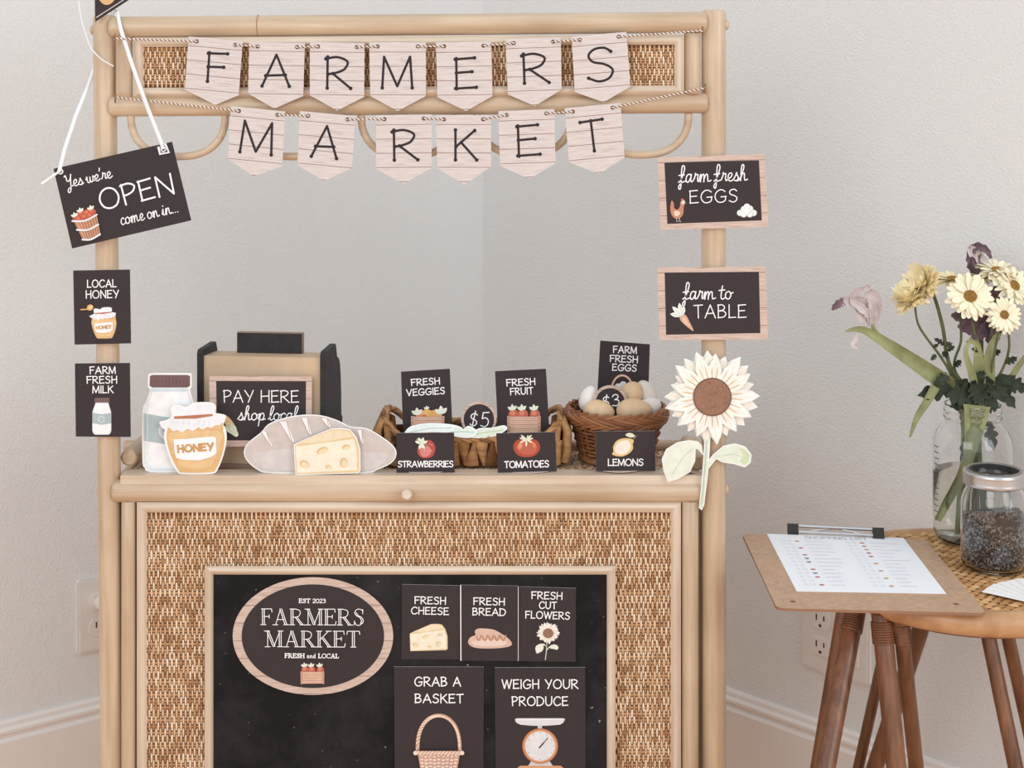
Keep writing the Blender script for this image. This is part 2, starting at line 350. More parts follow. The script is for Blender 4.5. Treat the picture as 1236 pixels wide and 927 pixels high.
class Print:
    """flat printing on the front (-y side) of an upright card; photo pixels are mapped into the card's own plane"""
    def __init__(s, cx, cy, sc, roll, y0):
        s.cx, s.cy, s.sc, s.c, s.sn = cx, cy, sc, math.cos(roll), math.sin(roll)
        s.y = y0; s.mb = MB(); s.mats = []; s.A = None
    def mi(s, m):
        if m not in s.mats: s.mats.append(m)
        return s.mats.index(m)
    def loc(s, p):
        """pixel -> local (x, z)"""
        if s.A: p = s.A(p)
        dx, dy = (p[0]-s.cx)*s.sc, -(p[1]-s.cy)*s.sc
        return (dx*s.c+dy*s.sn, -dx*s.sn+dy*s.c)
    def lay(s): s.y -= .00004
    def fill(s, pts, m):
        s.lay(); q = [s.loc(p) for p in pts]
        ar = sum(q[i][0]*q[(i+1) % len(q)][1]-q[(i+1) % len(q)][0]*q[i][1] for i in range(len(q)))
        if ar < 0: q.reverse()
        s.mb.add([(x, s.y, z) for x, z in q], [list(range(len(q)))], s.mi(m))
    def poly(s, pts, c, smooth=0): s.fill(catmull(pts, smooth, True) if smooth else pts, c if not isinstance(c, tuple) else ink(c))
    def ell(s, x, y, rx, ry, c, rot=0, n=28):
        r = math.radians(rot); pts = []
        for k in range(n):
            a = 2*PI*k/n; u, v = rx*math.cos(a), ry*math.sin(a)
            pts.append((x+u*math.cos(r)-v*math.sin(r), y+u*math.sin(r)+v*math.cos(r)))
        s.poly(pts, c)
    def strokes(s, q, w, mi, blob=1.0):
        """one continuous ribbon per run, split at sharp corners; every run and end dot lies a hair above the last"""
        h = w/2; d_ = .00001
        q = [q[0]]+[b for a, b in zip(q, q[1:]) if math.hypot(a[0]-b[0], a[1]-b[1]) > w*.04]
        def dot(p, r):
            s.y -= d_; s.mb.add([(p[0]+r*math.cos(2*PI*j/12), s.y, p[1]+r*math.sin(2*PI*j/12)) for j in range(12)], [list(range(12))], mi)
        runs = [[q[0]]]
        for i in range(1, len(q)):
            runs[-1].append(q[i])
            if i < len(q)-1:
                ax, az, bx, bz = q[i][0]-q[i-1][0], q[i][1]-q[i-1][1], q[i+1][0]-q[i][0], q[i+1][1]-q[i][1]
                if (ax*bx+az*bz) < .72*math.hypot(ax, az)*math.hypot(bx, bz): runs.append([q[i]])
        for k, r in enumerate(runs):
            if len(r) < 2: continue
            s.y -= d_; vs = []; n = len(r)
            for i in range(n):
                a, b = r[max(0, i-1)], r[min(n-1, i+1)]; dx, dz = b[0]-a[0], b[1]-a[1]; L = math.hypot(dx, dz) or 1
                vs += [(r[i][0]+dz/L*h, s.y, r[i][1]-dx/L*h), (r[i][0]-dz/L*h, s.y, r[i][1]+dx/L*h)]
            # separate quads whose crossings in tight bends are lifted alternately
            s.mb.add(vs, [(2*i, 2*i+2, 2*i+3, 2*i+1) for i in range(n-1)], mi)
            if k: dot(r[0], h)
        dot(q[0], h*blob); dot(q[-1], h*blob)
    def line(s, pts, w, c):
        s.lay(); k = 1
        if s.A:
            a, b = s.A((0, 0)), s.A((1, 0)); k = math.hypot(b[0]-a[0], b[1]-a[1])
        s.strokes([s.loc(p) for p in pts], w*s.sc*k, s.mi(c if not isinstance(c, tuple) else ink(c)))
    def text(s, t, xc, yb, wid, h, w, m=None, font=CAPS, gap=.2, blob=1.12, slant=0.0, turn=0.0, serif=0, alt=None):
        """t centred on pixel (xc, yb = baseline), wid px wide, cap height h px, stroke w px"""
        s.lay(); mi = s.mi(m or M_ink); x = 0; items = []
        if font is not SCR: h -= w; yb -= w/2; wid -= w
        if s.A:
            a_, b_ = s.A((0, 0)), s.A((1, 1)); wid *= b_[0]-a_[0]; h *= b_[1]-a_[1]; w *= b_[0]-a_[0]
        for ch in t:
            g = font[ch]; items.append((x, g)); x += g[0]+gap
        tot = x-gap; kx = wid/tot; tc, ts = math.cos(turn), math.sin(turn)
        ox, oz = s.loc((xc, yb))
        def tr(x0, p):
            u = ((x0+p[0]-tot/2)*kx+p[1]*h*slant)*s.sc; v = p[1]*h*s.sc
            return (ox+u*tc-v*ts, oz+u*ts+v*tc)
        for x0, g in items:
            if font is SER:
                fine = w
                for st in g[1]:
                    if serif == 2:
                        for o in (-.055, .055):
                            s.strokes([tr(x0, (p[0]+o*1.0, p[1])) for p in st], fine, mi) if False else s.strokes([tr(x0, (p[0]+o, p[1])) for p in st], w*s.sc, mi, 1)
                    else: s.strokes([tr(x0, p) for p in st], w*1.3*s.sc, mi, 1)
                for st in g[2]: s.strokes([tr(x0, p) for p in st], w*.9*s.sc, mi, 1)
                for px_, py_ in g[3]:
                    e = .15 if serif == 2 else .14
                    s.strokes([tr(x0, (px_-e, py_)), tr(x0, (px_+e, py_))], w*.9*s.sc, mi, 1)
            else:
                for st in g[1]: s.strokes([tr(x0, p) for p in st], w*s.sc, mi, blob)
    def affine(s, src, dst):
        """map a drawing's box src (x0,y0,x1,y1) to dst box in photo px"""
        if src is None: s.A = None; return
        kx = (dst[2]-dst[0])/(src[2]-src[0]); ky = (dst[3]-dst[1])/(src[3]-src[1])
        s.A = lambda p: (dst[0]+(p[0]-src[0])*kx, dst[1]+(p[1]-src[1])*ky)
    def build(s, name, parent):
        if s.mb.v: return s.mb.build(name, s.mats, parent)

class Card:
    """an upright paper or board shape whose outline is given in photo pixels at distance Y"""
    def __init__(s, name, pts, Y, label, cat, mat=None, t=.0006, roll=None, group=None, parent=None, tiltx=0, edge=None):
        s.Y = Y; s.sc = Y/FPX
        s.cx = sum(p[0] for p in pts)/len(pts); s.cy = sum(p[1] for p in pts)/len(pts)
        if roll is None: roll = math.atan2(-(pts[1][1]-pts[0][1]), pts[1][0]-pts[0][0]) if len(pts) <= 6 else 0
        s.roll = roll; s.t = t
        pr = Print(s.cx, s.cy, s.sc, roll, 0); q = [pr.loc(p) for p in pts]
        ar = sum(q[i][0]*q[(i+1) % len(q)][1]-q[(i+1) % len(q)][0]*q[i][1] for i in range(len(q)))
        if ar < 0: q.reverse()
        mb = MB(); mb.prism(q, lambda u, v, w: (u, w, v), 0, t)
        mats = [mat or M_card]
        if edge:
            mats.append(edge)
            for i in range(1, len(mb.m)): mb.m[i] = 1
        s.o = mb.build(name, mats)
        s.o.location = P(s.cx, s.cy, Y); s.o.rotation_euler = (tiltx, -roll, 0)
        if parent: s.o.parent = parent; s.o.matrix_parent_inverse = Matrix.Translation(-Vector(parent.location))
        else: tag(s.o, label, cat, group)
    def pr(s, back=0.0): return Print(s.cx, s.cy, s.sc, s.roll, -.00012-back)
    def child(s, pts, name, mat, t=.0004):
        pr = s.pr(); pr.fill(pts, mat); return pr.build(name, s.o)

FZ = -.03                                   # floor level
# ------------------------------------------------------------------ room shell
CR = Vector((-.053, 2.65))
DL = Vector((-.81, -.587)).normalized(); DR = Vector((.71, -.704)).normalized()
NL = Vector((.587, -.81)).normalized(); NR = Vector((-.704, -.71)).normalized()      # into the room
def wall(name, d, n, L):
    mb = MB(); a, b = CR-d*.12, CR+d*L
    q = [(a.x, a.y), (b.x, b.y), (b.x-n.x*.12, b.y-n.y*.12), (a.x-n.x*.12, a.y-n.y*.12)]
    mb.prism(q, lambda u, v, w: (u, v, w), FZ, 2.6)
    tag(mb.build(name, M_wall), kind='structure')
wall('wall_left', DL, NL, 2.6); wall('wall_right', DR, NR, 3.2)
mb = MB(); mb.box(-2.6, 3.2, -2.5, 2.95, -.08, FZ); tag(mb.build('floor', M_floor), kind='structure')
def skirt(name, d, n, L):
    prof = [(0, FZ), (.014, FZ), (.014, .074), (.0125, .077), (.010, .079), (.0105, .083), (.0125, .086), (.0125, .090), (.0085, .094), (.0075, .100), (.005, .103), (0, .103)]
    mb = MB()
    mb.prism(prof, lambda u, v, w: (CR.x+d.x*w+n.x*u, CR.y+d.y*w+n.y*u, v), 0, L)
    tag(mb.build(name, M_base), kind='structure')
skirt('baseboard_left', DL, NL, 2.6); skirt('baseboard_right', DR, NR, 3.2)
def onwall(px, py, d, n):
    k = (px-618)/FPX                                   # X = k*Y
    # (k*Y - CRx)*nx + (Y - CRy)*ny = 0
    Y = (CR.x*n.x+CR.y*n.y)/(k*n.x+n.y)
    return P(px, py, Y)
M_plate = flat('outlet_plastic', (226, 220, 215), .35, 0, .5)
M_slot = flat('outlet_slot', (60, 50, 46), .8)
def outlet(px_l, py_mid, d, n, gangs, label, toward):
    """px_l: picture column of the plate's picture-left edge; local frame: u along the wall to picture right"""
    p = onwall(px_l, py_mid, d, n); u = Vector((d.x, d.y, 0))*toward; nn = Vector((n.x, n.y, 0))
    w = .070+.046*(gangs-1)
    F = lambda a, b, c: p+u*a+Vector((0, 0, b))+nn*c
    mb = MB()
    def pan(poly, c0, c1, mi=0): mb.prism(poly, F, c0, c1, mi)
    root = empty('wall_outlet', p+u*w/2, label, 'outlet')
    r = .004
    pan([(r, -.057), (w-r, -.057), (w, -.057+r), (w, .057-r), (w-r, .057), (r, .057), (0, .057-r), (0, -.057+r)], .0, .0045)
    pan([(.004, -.053), (w-.004, -.053), (w-.004, .053), (.004, .053)], .0045, .006)
    mb.build('plate', M_plate, root)
    for s in (1, -1):
        mb = MB(); cz = s*.0195
        o = [(.035+x, cz+z) for x, z in arc(0, 0, .0172, .0172, -48, 48, 10)]+[(.035+x, cz+z) for x, z in arc(0, 0, .0172, .0172, 132, 228, 10)]
        o = [(a, max(cz-.0145, min(cz+.0145, b))) for a, b in o]
        mb.prism(o, F, .006, .0078); rec = mb.build('receptacle', M_plate, root)
        mb = MB()
        for x, h in ((-.0064, .0045), (.0064, .0036)):
            mb.prism([(.035+x-.0011, cz+.004-h), (.035+x+.0011, cz+.004-h), (.035+x+.0011, cz+.004+h), (.035+x-.0011, cz+.004+h)], F, .0078, .0080)
        mb.prism(arc(.035, cz-.0075, .0024, .0024, 0, 330, 11), F, .0078, .0080)
        tag(mb.build('slot', M_slot, rec), 'dark slots and ground hole')
    mb = MB(); mb.prism(arc(.035, 0, .003, .003, 0, 330, 11), F, .006, .0068); mb.build('screw', M_plate, root)
    if gangs == 2:
        mb = MB(); mb.prism([(.066, -.033), (.099, -.033), (.099, .033), (.066, .033)], F, .006, .009); mb.build('rocker_switch', M_plate, root)
    loc_children(root)
    return F, root
FL, _ = outlet(92, 745, DL, NL, 1, 'white wall outlet behind the left post of the stand, with a plug in it', -1)
outlet(969, 756, DR, NR, 2, 'white double outlet plate low on the wall behind the round rattan table', 1)
mb = MB(); mb.rod(FL(.035, .0195, .007), FL(.035, .0195, .040), .0115, 18, 0, 3)
pl = mb.build('plug_body', M_plate); 
proot = empty('night_plug', FL(.035, .0195, .0075), 'small white round plug pushed into the upper socket behind the left post', 'plug')
pl.parent = proot
mb = MB(); mb.rod(FL(.035, .0195, .036), FL(.035, .0195, .052), .0085, 16, 0, 2); mb.build('plug_cap', M_plate, proot)
loc_children(proot)

# ------------------------------------------------------------------ the rattan market stand
stand = empty('market_stand', (0, 1.775, FZ), 'pale rattan play market stand with woven cane front and arched header', 'play stand')
def rodpart(name, a, b, r, m, dome=.35, label=None, parent=None):
    mb = MB(); mb.rod(a, b, r, 28, 0, 8, dome); o = mb.build(name, m, parent or stand)
    if label: o['label'] = label
    return o
YP, YR = 1.777, 1.771
def Zfloor(px): return Vector(((px-618)/FPX*YP, YP, FZ))
rodpart('post', P(126, 18, YP), Zfloor(138), .0138, M_cz); rodpart('post', P(861.3, 12, YP), Zfloor(861.6), .0150, M_cz)
for px in (146, 850): rodpart('rear_leg', Vector(((px-618)/FPX*YP, 1.905, FZ)), Vector(((px-618)/FPX*YP, 1.905, .575)), .011, M_cz)
rodpart('top_rail', P(133, 33, YR), P(853, 27, YR), .0130, M_cx)
rodpart('header_rail', P(133, 128.5, YR), P(854, 124.5, YR), .0125, M_cx)
rodpart('counter_rail', P(137, 592, YR), P(848, 592.5, YR), .0138, M_cx)
rodpart('bottom_rail', P(140, 1098, YR), P(848, 1098, YR), .013, M_cx)
rodpart('rear_rail', P(150, 538, 1.91), P(826, 538, 1.91), .0072, M_cx)
rodpart('rear_stretcher', Vector((-.46, 1.905, .12)), Vector((.235, 1.905, .12)), .010, M_cx)
for a, b in ((154, 842),):
    rodpart('side_rail', P(155, 553, 1.787), P(618+(155-618)*1.787/1.905, HOR+433*1.787/1.905, 1.905), .0105, M_cy)
    rodpart('side_rail', P(842, 560, 1.787), P(618+(842-618)*1.787/1.905, HOR+440*1.787/1.905, 1.905), .0085, M_cy)
    rodpart('side_batten', P(156, 573, 1.787), P(618+(156-618)*1.787/1.905, HOR+453*1.787/1.905, 1.905), .006, M_cy)
for px, py, s in ((113, 36, -1), (121, 592, -1), (876, 30, 1), (876, 591, 1)):
    mb = MB(); c = P(px, py, YP); mb.ball(c, .0045, .0065, .0065, None, 14, 10); mb.build('bolt_cover', M_cx, stand)
mb = MB(); mb.rod(P(491, 597, 1.762), P(491, 597, 1.742), .0068, 20, 0, 3, .6); mb.build('peg', M_mx, stand)
mb = MB(); c = P(312, 31.2, YR); mb.tube([(c.x, c.y+.0130*math.cos(2*PI*k/28), c.z+.0130*math.sin(2*PI*k/28)) for k in range(28)], .0006, 6, 0, False, True); o = mb.build('cane_node', flat('cane_node', (168, 126, 84), .6), stand); o['label'] = 'darker ring-shaped growth node'
# cane rings on the poles (growth nodes) are part of the grain; short header uprights
for x, y0, y1 in ((150, 44, 119), (835.5, 40, 114)): rodpart('header_upright', P(x, y0, YR), P(x, y1, YR), .0102, M_cz, .1)
def moulding(name, x0, y0, x1, y1, wd, Y, dy=.006, parent=stand, skew=0):
    """mitred half-round frame, outer box in pixels"""
    pieces = []
    O = [(x0, y0), (x1, y0+skew), (x1, y1+skew), (x0, y1)]
    I = [(x0+wd, y0+wd), (x1-wd, y0+wd+skew), (x1-wd, y1-wd+skew), (x0+wd, y1-wd)]
    first = None
    for k in range(4):
        a, b, c, d = O[k], O[(k+1) % 4], I[(k+1) % 4], I[k]; vs = []; n = 9
        for i in range(n):
            t = i/(n-1); h = math.sin(PI*(.08+.84*t))*dy
            for p, q in ((a, d), (b, c)): vs.append(P(p[0]+(q[0]-p[0])*t, p[1]+(q[1]-p[1])*t, Y-h))
        for p in (a, b, d, c): vs.append(P(p[0], p[1], Y+.003))
        mb = MB(); mb.add(vs[:2*n], [(2*i, 2*i+2, 2*i+3, 2*i+1) for i in range(n-1)], 0, True)
        mb.add([vs[0], vs[1], vs[2*n+1], vs[2*n]], [(0, 1, 2, 3)]); mb.add([vs[2*n-2], vs[2*n-1], vs[2*n+3], vs[2*n+2]], [(0, 3, 2, 1)])
        o = mb.build(name, M_mx if k % 2 == 0 else M_mz, parent); pieces.append(o)
    return pieces
moulding('header_moulding', 161, 45, 826, 118, 12, 1.766, .007, stand, -3)
moulding('panel_moulding', 165, 606, 822, 1086, 12.5, 1.765, .007)
for x in (155.2, 833): rodpart('panel_upright', P(x, 604, YR-.003), P(x, 1090, YR-.003), .0086 if x < 400 else .0102, M_cz, .1)
# woven cane
def weave(mb, nu, nv, f, skip=None, wide=1.0, long=.74, hi=.0021, stag=.5):
    """nu x nv humps on the unit grid; f(u, v, h) -> point"""
    for i in range(nu):
        for j in range(-1, nv):
            off = stag if i % 2 else 0
            u0, v0 = i+.5, j+.5+off
            if v0 < .3 or v0 > nv-.3: continue
            if skip and skip(u0, v0): continue
            ww = wide*rnd.uniform(.8, 1.05); ll = long*rnd.uniform(.85, 1.02); hh = hi*rnd.uniform(.75, 1.15); du = rnd.uniform(-.07, .07); sk = rnd.uniform(-.06, .06)
            vs = []
            for b in range(5):
                tb = -1+b*.5; pb = 1-.85*abs(tb)**2.2
                for a in range(4):
                    ta = (-1, -.42, .42, 1)[a]; pa = (0, 1, 1, 0)[a]
                    wv = max(0, min(nv, v0+tb*ll*.5)); k = 1-.3*abs(tb)**3
                    vs.append(f(u0+du+sk*tb+ta*ww*.5*k, wv, hh*(pa*pb+.12*pb)))
            mb.add(vs, [(b*4+a, b*4+a+1, (b+1)*4+a+1, (b+1)*4+a) for b in range(4) for a in range(3)], 0, True)
def panel_weave(name, x0, y0, x1, y1, Y, cx, cy, skip=None):
    nu, nv = int(round((x1-x0)/cx)), int(round((y1-y0)/cy)); mb = MB()
    def f(u, v, h): return P(x0+(x1-x0)*u/nu, y0+(y1-y0)*v/nv, Y-h)
    weave(mb, nu, nv, f, skip)
    # horizontal core canes between the humps
    for j in range(nv*2+1):
        v = j/2
        for seg in range(0, nu, 16):
            if skip and skip(seg+8, v): continue
            a, b = f(seg, v, -.0008), f(min(nu, seg+16), v, -.0008)
            mb.tube([a, (a+b)/2, b], .0021, 6, 2, False, False, .6)
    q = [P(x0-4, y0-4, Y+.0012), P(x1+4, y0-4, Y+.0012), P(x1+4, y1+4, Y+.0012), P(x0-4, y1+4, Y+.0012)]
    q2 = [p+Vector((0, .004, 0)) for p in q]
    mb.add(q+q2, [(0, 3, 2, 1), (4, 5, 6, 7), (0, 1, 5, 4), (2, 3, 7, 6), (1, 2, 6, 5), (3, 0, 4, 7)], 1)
    return mb.build(name, [M_weave, M_weaveback, M_weft], stand)
PX0, PY0, PX1, PY1 = 176, 616, 811, 1076
sk = lambda u, v: 262 < PX0+u*2.75 < 728 and 700 < PY0+v*15.4 < 1030
panel_weave('woven_panel', PX0, PY0, PX1, PY1, 1.7655, 2.75, 15.4, sk)
panel_weave('header_panel', 172, 52, 816, 108, 1.768, 2.75, 14.2)
for x0 in (-.487, .232):
    mb = MB(); mb.box(x0-.004, x0+.004, 1.786, 1.900, .05, .552); mb.build('side_panel', M_cz, stand)  # unseen boards added to keep the inside of the stand dark
mb = MB(); mb.box(-.480, .225, 1.893, 1.899, .05, .551); mb.build('added_back_panel', M_cz, stand)  # unseen back board, added to shut light out behind the front gaps
# five cane arches under the header
for cx in (215, 353.5, 493, 633, 774):
    top = 139 if cx < 600 else 137; pts = []
    for k in range(25):
        a = PI*k/24; c, s_ = math.cos(a), math.sin(a)
        x = -math.copysign(abs(c)**.85, c)*57; y = (abs(s_)**.85)*50
        pts.append(P(cx+x, top+y, YR))
    mb = MB(); mb.tube(pts, .0047, 14); mb.build('arch', M_cx, stand)
# counter top: front strip, woven shelf
mb = MB(); a, b = P(150, 571, 1.76), P(846, 571, 1.76)
mb.box(-.476, .231, 1.762, 1.792, .551, .563); mb.build('counter_edge', M_mx, stand)
mb = MB(); sx0, sx1, sy0, sy1 = -.470, .228, 1.790, 1.905; nu, nv = 20, 110
weave(mb, nu, nv, lambda u, v, h: (sx0+(sx1-sx0)*v/nv, sy0+(sy1-sy0)*u/nu, .5575+h), None, 1.0, .8, .0018)
mb.box(sx0, sx1, sy0, sy1, .551, .5578, 1); mb.build('counter_shelf', [M_weave, M_weaveback], stand)
# chalkboard set into the woven front
mb = MB(); q = [(256, 692), (733, 692), (733, 1040), (258, 1040)]
mb.prism(q, lambda u, v, w: P(u, v, w), 1.7590, 1.7645); cb = mb.build('chalkboard', M_board, stand)
cb['label'] = 'black chalkboard with chalk smudges'
moulding('chalkboard_frame', 247, 683, 743, 1050, 10.5, 1.7605, .006, cb)
loc_children(stand)

# ------------------------------------------------------------------ drawings used on several cards (each in its own px box)
W_, CR_, TAN, BRN = (247, 246, 246), (246, 238, 222), (222, 180, 128), (170, 116, 78)
def d_milk(p, big=False):               # box 173,457,236,574
    p.poly([(181, 459), (184, 457.8), (226, 457.8), (229.5, 459), (229.5, 471), (226, 473), (184, 473), (180.5, 471)], (122, 96, 96))
    if big:
        for k in range(11): p.line([(183+k*4.3, 463), (183+k*4.3, 471)], .5, (104, 80, 82))
    B = [(184.5, 473), (226, 473), (228, 480), (232, 492), (235.3, 503), (235.6, 560), (233, 568), (227, 573), (182, 573), (176, 568), (173.6, 560), (173.8, 503), (177, 492), (182, 480)]
    p.poly(B, (222, 229, 233)); p.poly([(185, 478), (225.5, 478), (229, 490), (232.5, 503), (232.8, 559), (230, 566), (225, 570), (184, 570), (179, 566), (176.5, 559), (176.8, 503), (180, 490)], (241, 240, 241))
    p.poly([(173.8, 504), (204, 509), (235.6, 505), (235.6, 537), (204, 542), (173.7, 537)], (174, 187, 190))
    for r in (10.5, 8.6): p.line([(203+x, 525+y) for x, y in arc(0, 0, r, r, 0, 360, 26)], .9, (238, 241, 242))
    p.line([(198, 528), (203, 521), (208, 528)], .8, (232, 236, 238))
    if big: p.line([(180, 492), (178.5, 503), (178.6, 555)], .8, (226, 226, 228)); p.line([(182, 476), (227, 476)], 2, (206, 218, 226))
def d_honey(p, label=True, tilt=0):     # box 194,490,272,574
    p.poly([(208, 512), (202.5, 521), (201, 532), (204, 547), (210, 562), (216, 572), (222, 574), (254, 573.5), (261, 569), (268, 552), (271, 536), (269.5, 524), (262, 510)], (222, 182, 130), 4)
    p.poly([(206, 526), (207, 540), (214, 558), (222, 568), (250, 568), (258, 560), (265, 540), (265, 524)], (229, 194, 146), 4)
    sk_ = [(194.5, 514), (199, 513), (208, 508), (235, 509), (259, 504), (263, 504.5), (270, 506.5), (269, 511), (265.5, 517), (260, 516.5), (256, 520), (250, 518.5), (245, 522), (239, 519.5), (233, 523.5), (226, 521), (220, 525.5), (214, 522.5), (209, 524), (204, 519.5), (199, 519)]
    p.poly(sk_, (235, 236, 241))
    p.poly([(207, 499), (209, 495), (216, 494.5), (225, 496.5), (232, 492), (244, 490.8), (255, 491.5), (258.5, 495), (258, 501), (255, 504), (235, 507.5), (212, 507.5), (208, 505)], (238, 239, 244), 4)
    p.poly([(210, 506), (256.5, 503), (256.8, 505.5), (235, 508.8), (210.5, 509)], (184, 124, 94))
    for x in (215, 222, 229, 240, 247, 253): p.line([(x, 511), (x-1, 516)], .5, (210, 212, 222))
    if label:
        p.poly([(209.5, 533.5), (225, 533), (245, 531), (258, 530), (261, 532), (261.5, 550), (255, 555), (240, 559), (222, 558.5), (213, 556), (211, 550)], (244, 243, 244))
        p.text('HONEY', 236.3, 549, 45, 10.5, 2.5, ink((206, 156, 98)), gap=.22, turn=.07)
def d_cheese(p):                        # box 355,520,434,575
    p.poly([(356, 540), (366, 535), (400, 521), (412, 520.5), (422, 522), (429, 531), (433.5, 545), (434, 570), (431, 573), (357, 575)], (228, 202, 158))
    p.poly([(361, 538), (400, 522.5), (412, 522), (420, 523.5), (426, 529.5), (390, 536)], (237, 220, 190))
    p.poly([(357, 541.5), (427, 532.5), (430.5, 545), (431, 570), (358.5, 573.5)], (243, 232, 212))
    for x, y, rx, ry, r in ((389, 546.5, 7, 4, -20), (418, 542.5, 5, 3.2, -8), (367.7, 563, 6.2, 4.4, 30), (396.5, 566.5, 4, 2.6, 20), (415, 561, 4.6, 6, 0)):
        p.ell(x, y, rx, ry, (226, 194, 142), r); p.ell(x+.9, y+.9, rx*.8, ry*.75, (238, 218, 182), r)
def d_bread(p):                         # box 295,506,478,575
    p.poly(BREAD, (206, 197, 193), 3)
    p.poly([(300, 549), (306, 540), (320, 530), (330, 519), (345, 513), (366, 509), (386, 510), (404, 516), (420, 524), (440, 526), (456, 535), (468, 545), (472, 553), (440, 556), (380, 552), (330, 556)], (206, 194, 189), 3)
    p.poly([(305, 553), (330, 548), (380, 545), (440, 550), (466, 552), (462, 563), (440, 571), (335, 571), (314, 566)], (212, 204, 201), 3)
    for a, b, w in (((318.5, 525), (327, 544), 3.2), ((341.5, 513), (353, 539), 4.6), ((367.5, 508.5), (374, 530), 4), ((391, 509), (397, 521), 4), ((434, 523), (437.5, 541), 3)):
        p.poly([(a[0]-w, a[1]), (a[0]+w, a[1]+.5), (b[0]+w*.5, b[1]-2), (b[0], b[1]), (b[0]-2, b[1]-3)], (242, 238, 237))
        p.line([(a[0]-w, a[1]), (b[0]-1, b[1]-1)], .7, (188, 164, 154)); p.line([(a[0]+w, a[1]+.5), (b[0], b[1])], .7, (192, 168, 158))
BREAD = [(295.5, 551), (300, 540), (316, 527), (324.5, 517.5), (342, 510.5), (364, 506.5), (387, 507), (407, 513), (423, 520.5), (442, 522.5), (459, 532), (473, 542.5), (477.5, 552.5), (471, 563), (454, 570.6), (437, 574.5), (331, 574.5), (312, 570.6), (300, 561)]
def petal(cx, cy, a, r0, r1, w):
    c, s_ = math.cos(a), math.sin(a); pts = []
    for t, k in ((0, .35), (.3, .85), (.55, 1), (.8, .62), (1, 0), (.8, -.62), (.55, -1), (.3, -.85), (0, -.35)):
        r = r0+(r1-r0)*t; pts.append((cx+c*r-s_*k*w, cy+s_*r+c*k*w))
    return pts
SUNP = [(k*2*PI/13+.07*math.sin(k*3.1), 52+4*math.sin(k*2.3+1)) for k in range(13)]
def leafL(): return [(846, 538), (842, 534), (832, 532.5), (818, 535), (805, 543), (800, 554), (802, 568), (807, 581), (818, 577), (832, 569), (838, 556), (838.5, 541), (843, 541.5), (848, 549)]
def leafR(): return [(853, 560), (862, 549), (874, 539), (887, 536.5), (899, 540), (906, 549), (905, 558), (899, 563), (886, 559), (872, 557), (864, 553), (853, 567)]
def d_sun(p, border=False, stem=True):  # centre 859,478
    cx, cy = 859, 478
    if stem:
        p.line([(855, 512), (852.5, 545), (851, 570), (846.5, 611)], 4.2 if border else 3.4, (214, 224, 206))
        p.poly(leafL(), (230, 234, 218)); p.poly(leafR(), (226, 232, 214))
        if border:
            p.line([(853.5, 520), (851, 560), (847, 608)], .8, (176, 192, 170))
            p.line([(838, 540), (824, 552), (812, 572)], .6, (190, 202, 178)); p.line([(864, 551), (884, 548), (902, 553)], .6, (190, 202, 178))
            p.poly([(892, 541), (899, 542), (904.5, 549), (903.5, 557), (898, 561), (893, 557), (898, 550)], (204, 214, 178))
    for d, k, c in ((.242, .98, (240, 232, 219)), (0, 1.0, (246, 242, 234))):
        for a, r in SUNP:
            p.poly(petal(cx, cy, a+d, 14, r*k, 8.6), c)
            for o in (-.10, .10):
                p.poly(petal(cx, cy, a+d+o, 20, 26+r*k*.24, 1.0), (224, 194, 158))
            if border: p.line([(cx+30*math.cos(a+d), cy+30*math.sin(a+d)), (cx+(r*k-6)*math.cos(a+d+.02), cy+(r*k-6)*math.sin(a+d+.02))], .5, (226, 214, 196))
    p.ell(cx, cy, 23.2, 23.2, (122, 88, 72)); p.ell(cx, cy, 21.5, 21.5, (152, 114, 94))
    if border:
        r_ = random.Random(3)
        for k in range(46):
            a, r = r_.uniform(0, 2*PI), 20*math.sqrt(r_.random()); p.line([(cx+r*math.cos(a), cy+r*math.sin(a)), (cx+r*math.cos(a)+r_.uniform(-3, 3), cy+r*math.sin(a)+r_.uniform(-3, 3))], .6, (146, 102, 82) if k % 2 else (188, 146, 122))
def d_leaves(p, x, y, k=1.0):
    for a in (-150, -95, -45):
        c, s_ = math.cos(math.radians(a)), math.sin(math.radians(a)); p.poly(petal(x, y, math.radians(a), 0, 8*k, 2.2*k), (226, 230, 214))
def d_crate(p, veg=False):              # box 0,0,40,30 (crate from y 10)
    if veg:
        for x, y, r, c in ((11, 10, 4.5, (214, 150, 90)), (19, 8, 6.2, (226, 176, 112)), (27, 8.5, 5.5, (222, 164, 104)), (16, 12, 3.6, (196, 106, 80)), (33, 10, 3.5, (220, 170, 120))): p.ell(x, y, r, r*.8, c)
        d_leaves(p, 8, 9); d_leaves(p, 36, 8, 1.15); d_leaves(p, 19, 3, .5)
    else:
        for x in (7, 18, 32): p.ell(x+1, 9, 6, 6, (196, 104, 82)); p.ell(x, 7.5, 3, 2.6, (214, 136, 112)); d_leaves(p, x, 4, .85)
    p.poly([(2, 11), (38.5, 11), (37.5, 29), (2.5, 29.5)], (190, 148, 124))
    for y in (11.5, 16, 20.5, 25): p.poly([(2, y), (38.5, y), (38.2, y+3.8), (2.2, y+3.8)], (222, 182, 160)); p.line([(4, y+2), (20, y+1.6), (36, y+2.2)], .4, (200, 156, 132))
    for x in (.6, 36): p.poly([(x, 10.5), (x+3.6, 10.5), (x+3.4, 29.6), (x+.2, 29.6)], (206, 160, 138))
    for x in (2.2, 37.7):
        for y in (13, 18, 22.5, 27): p.ell(x, y, .55, .55, (122, 84, 70), n=8)
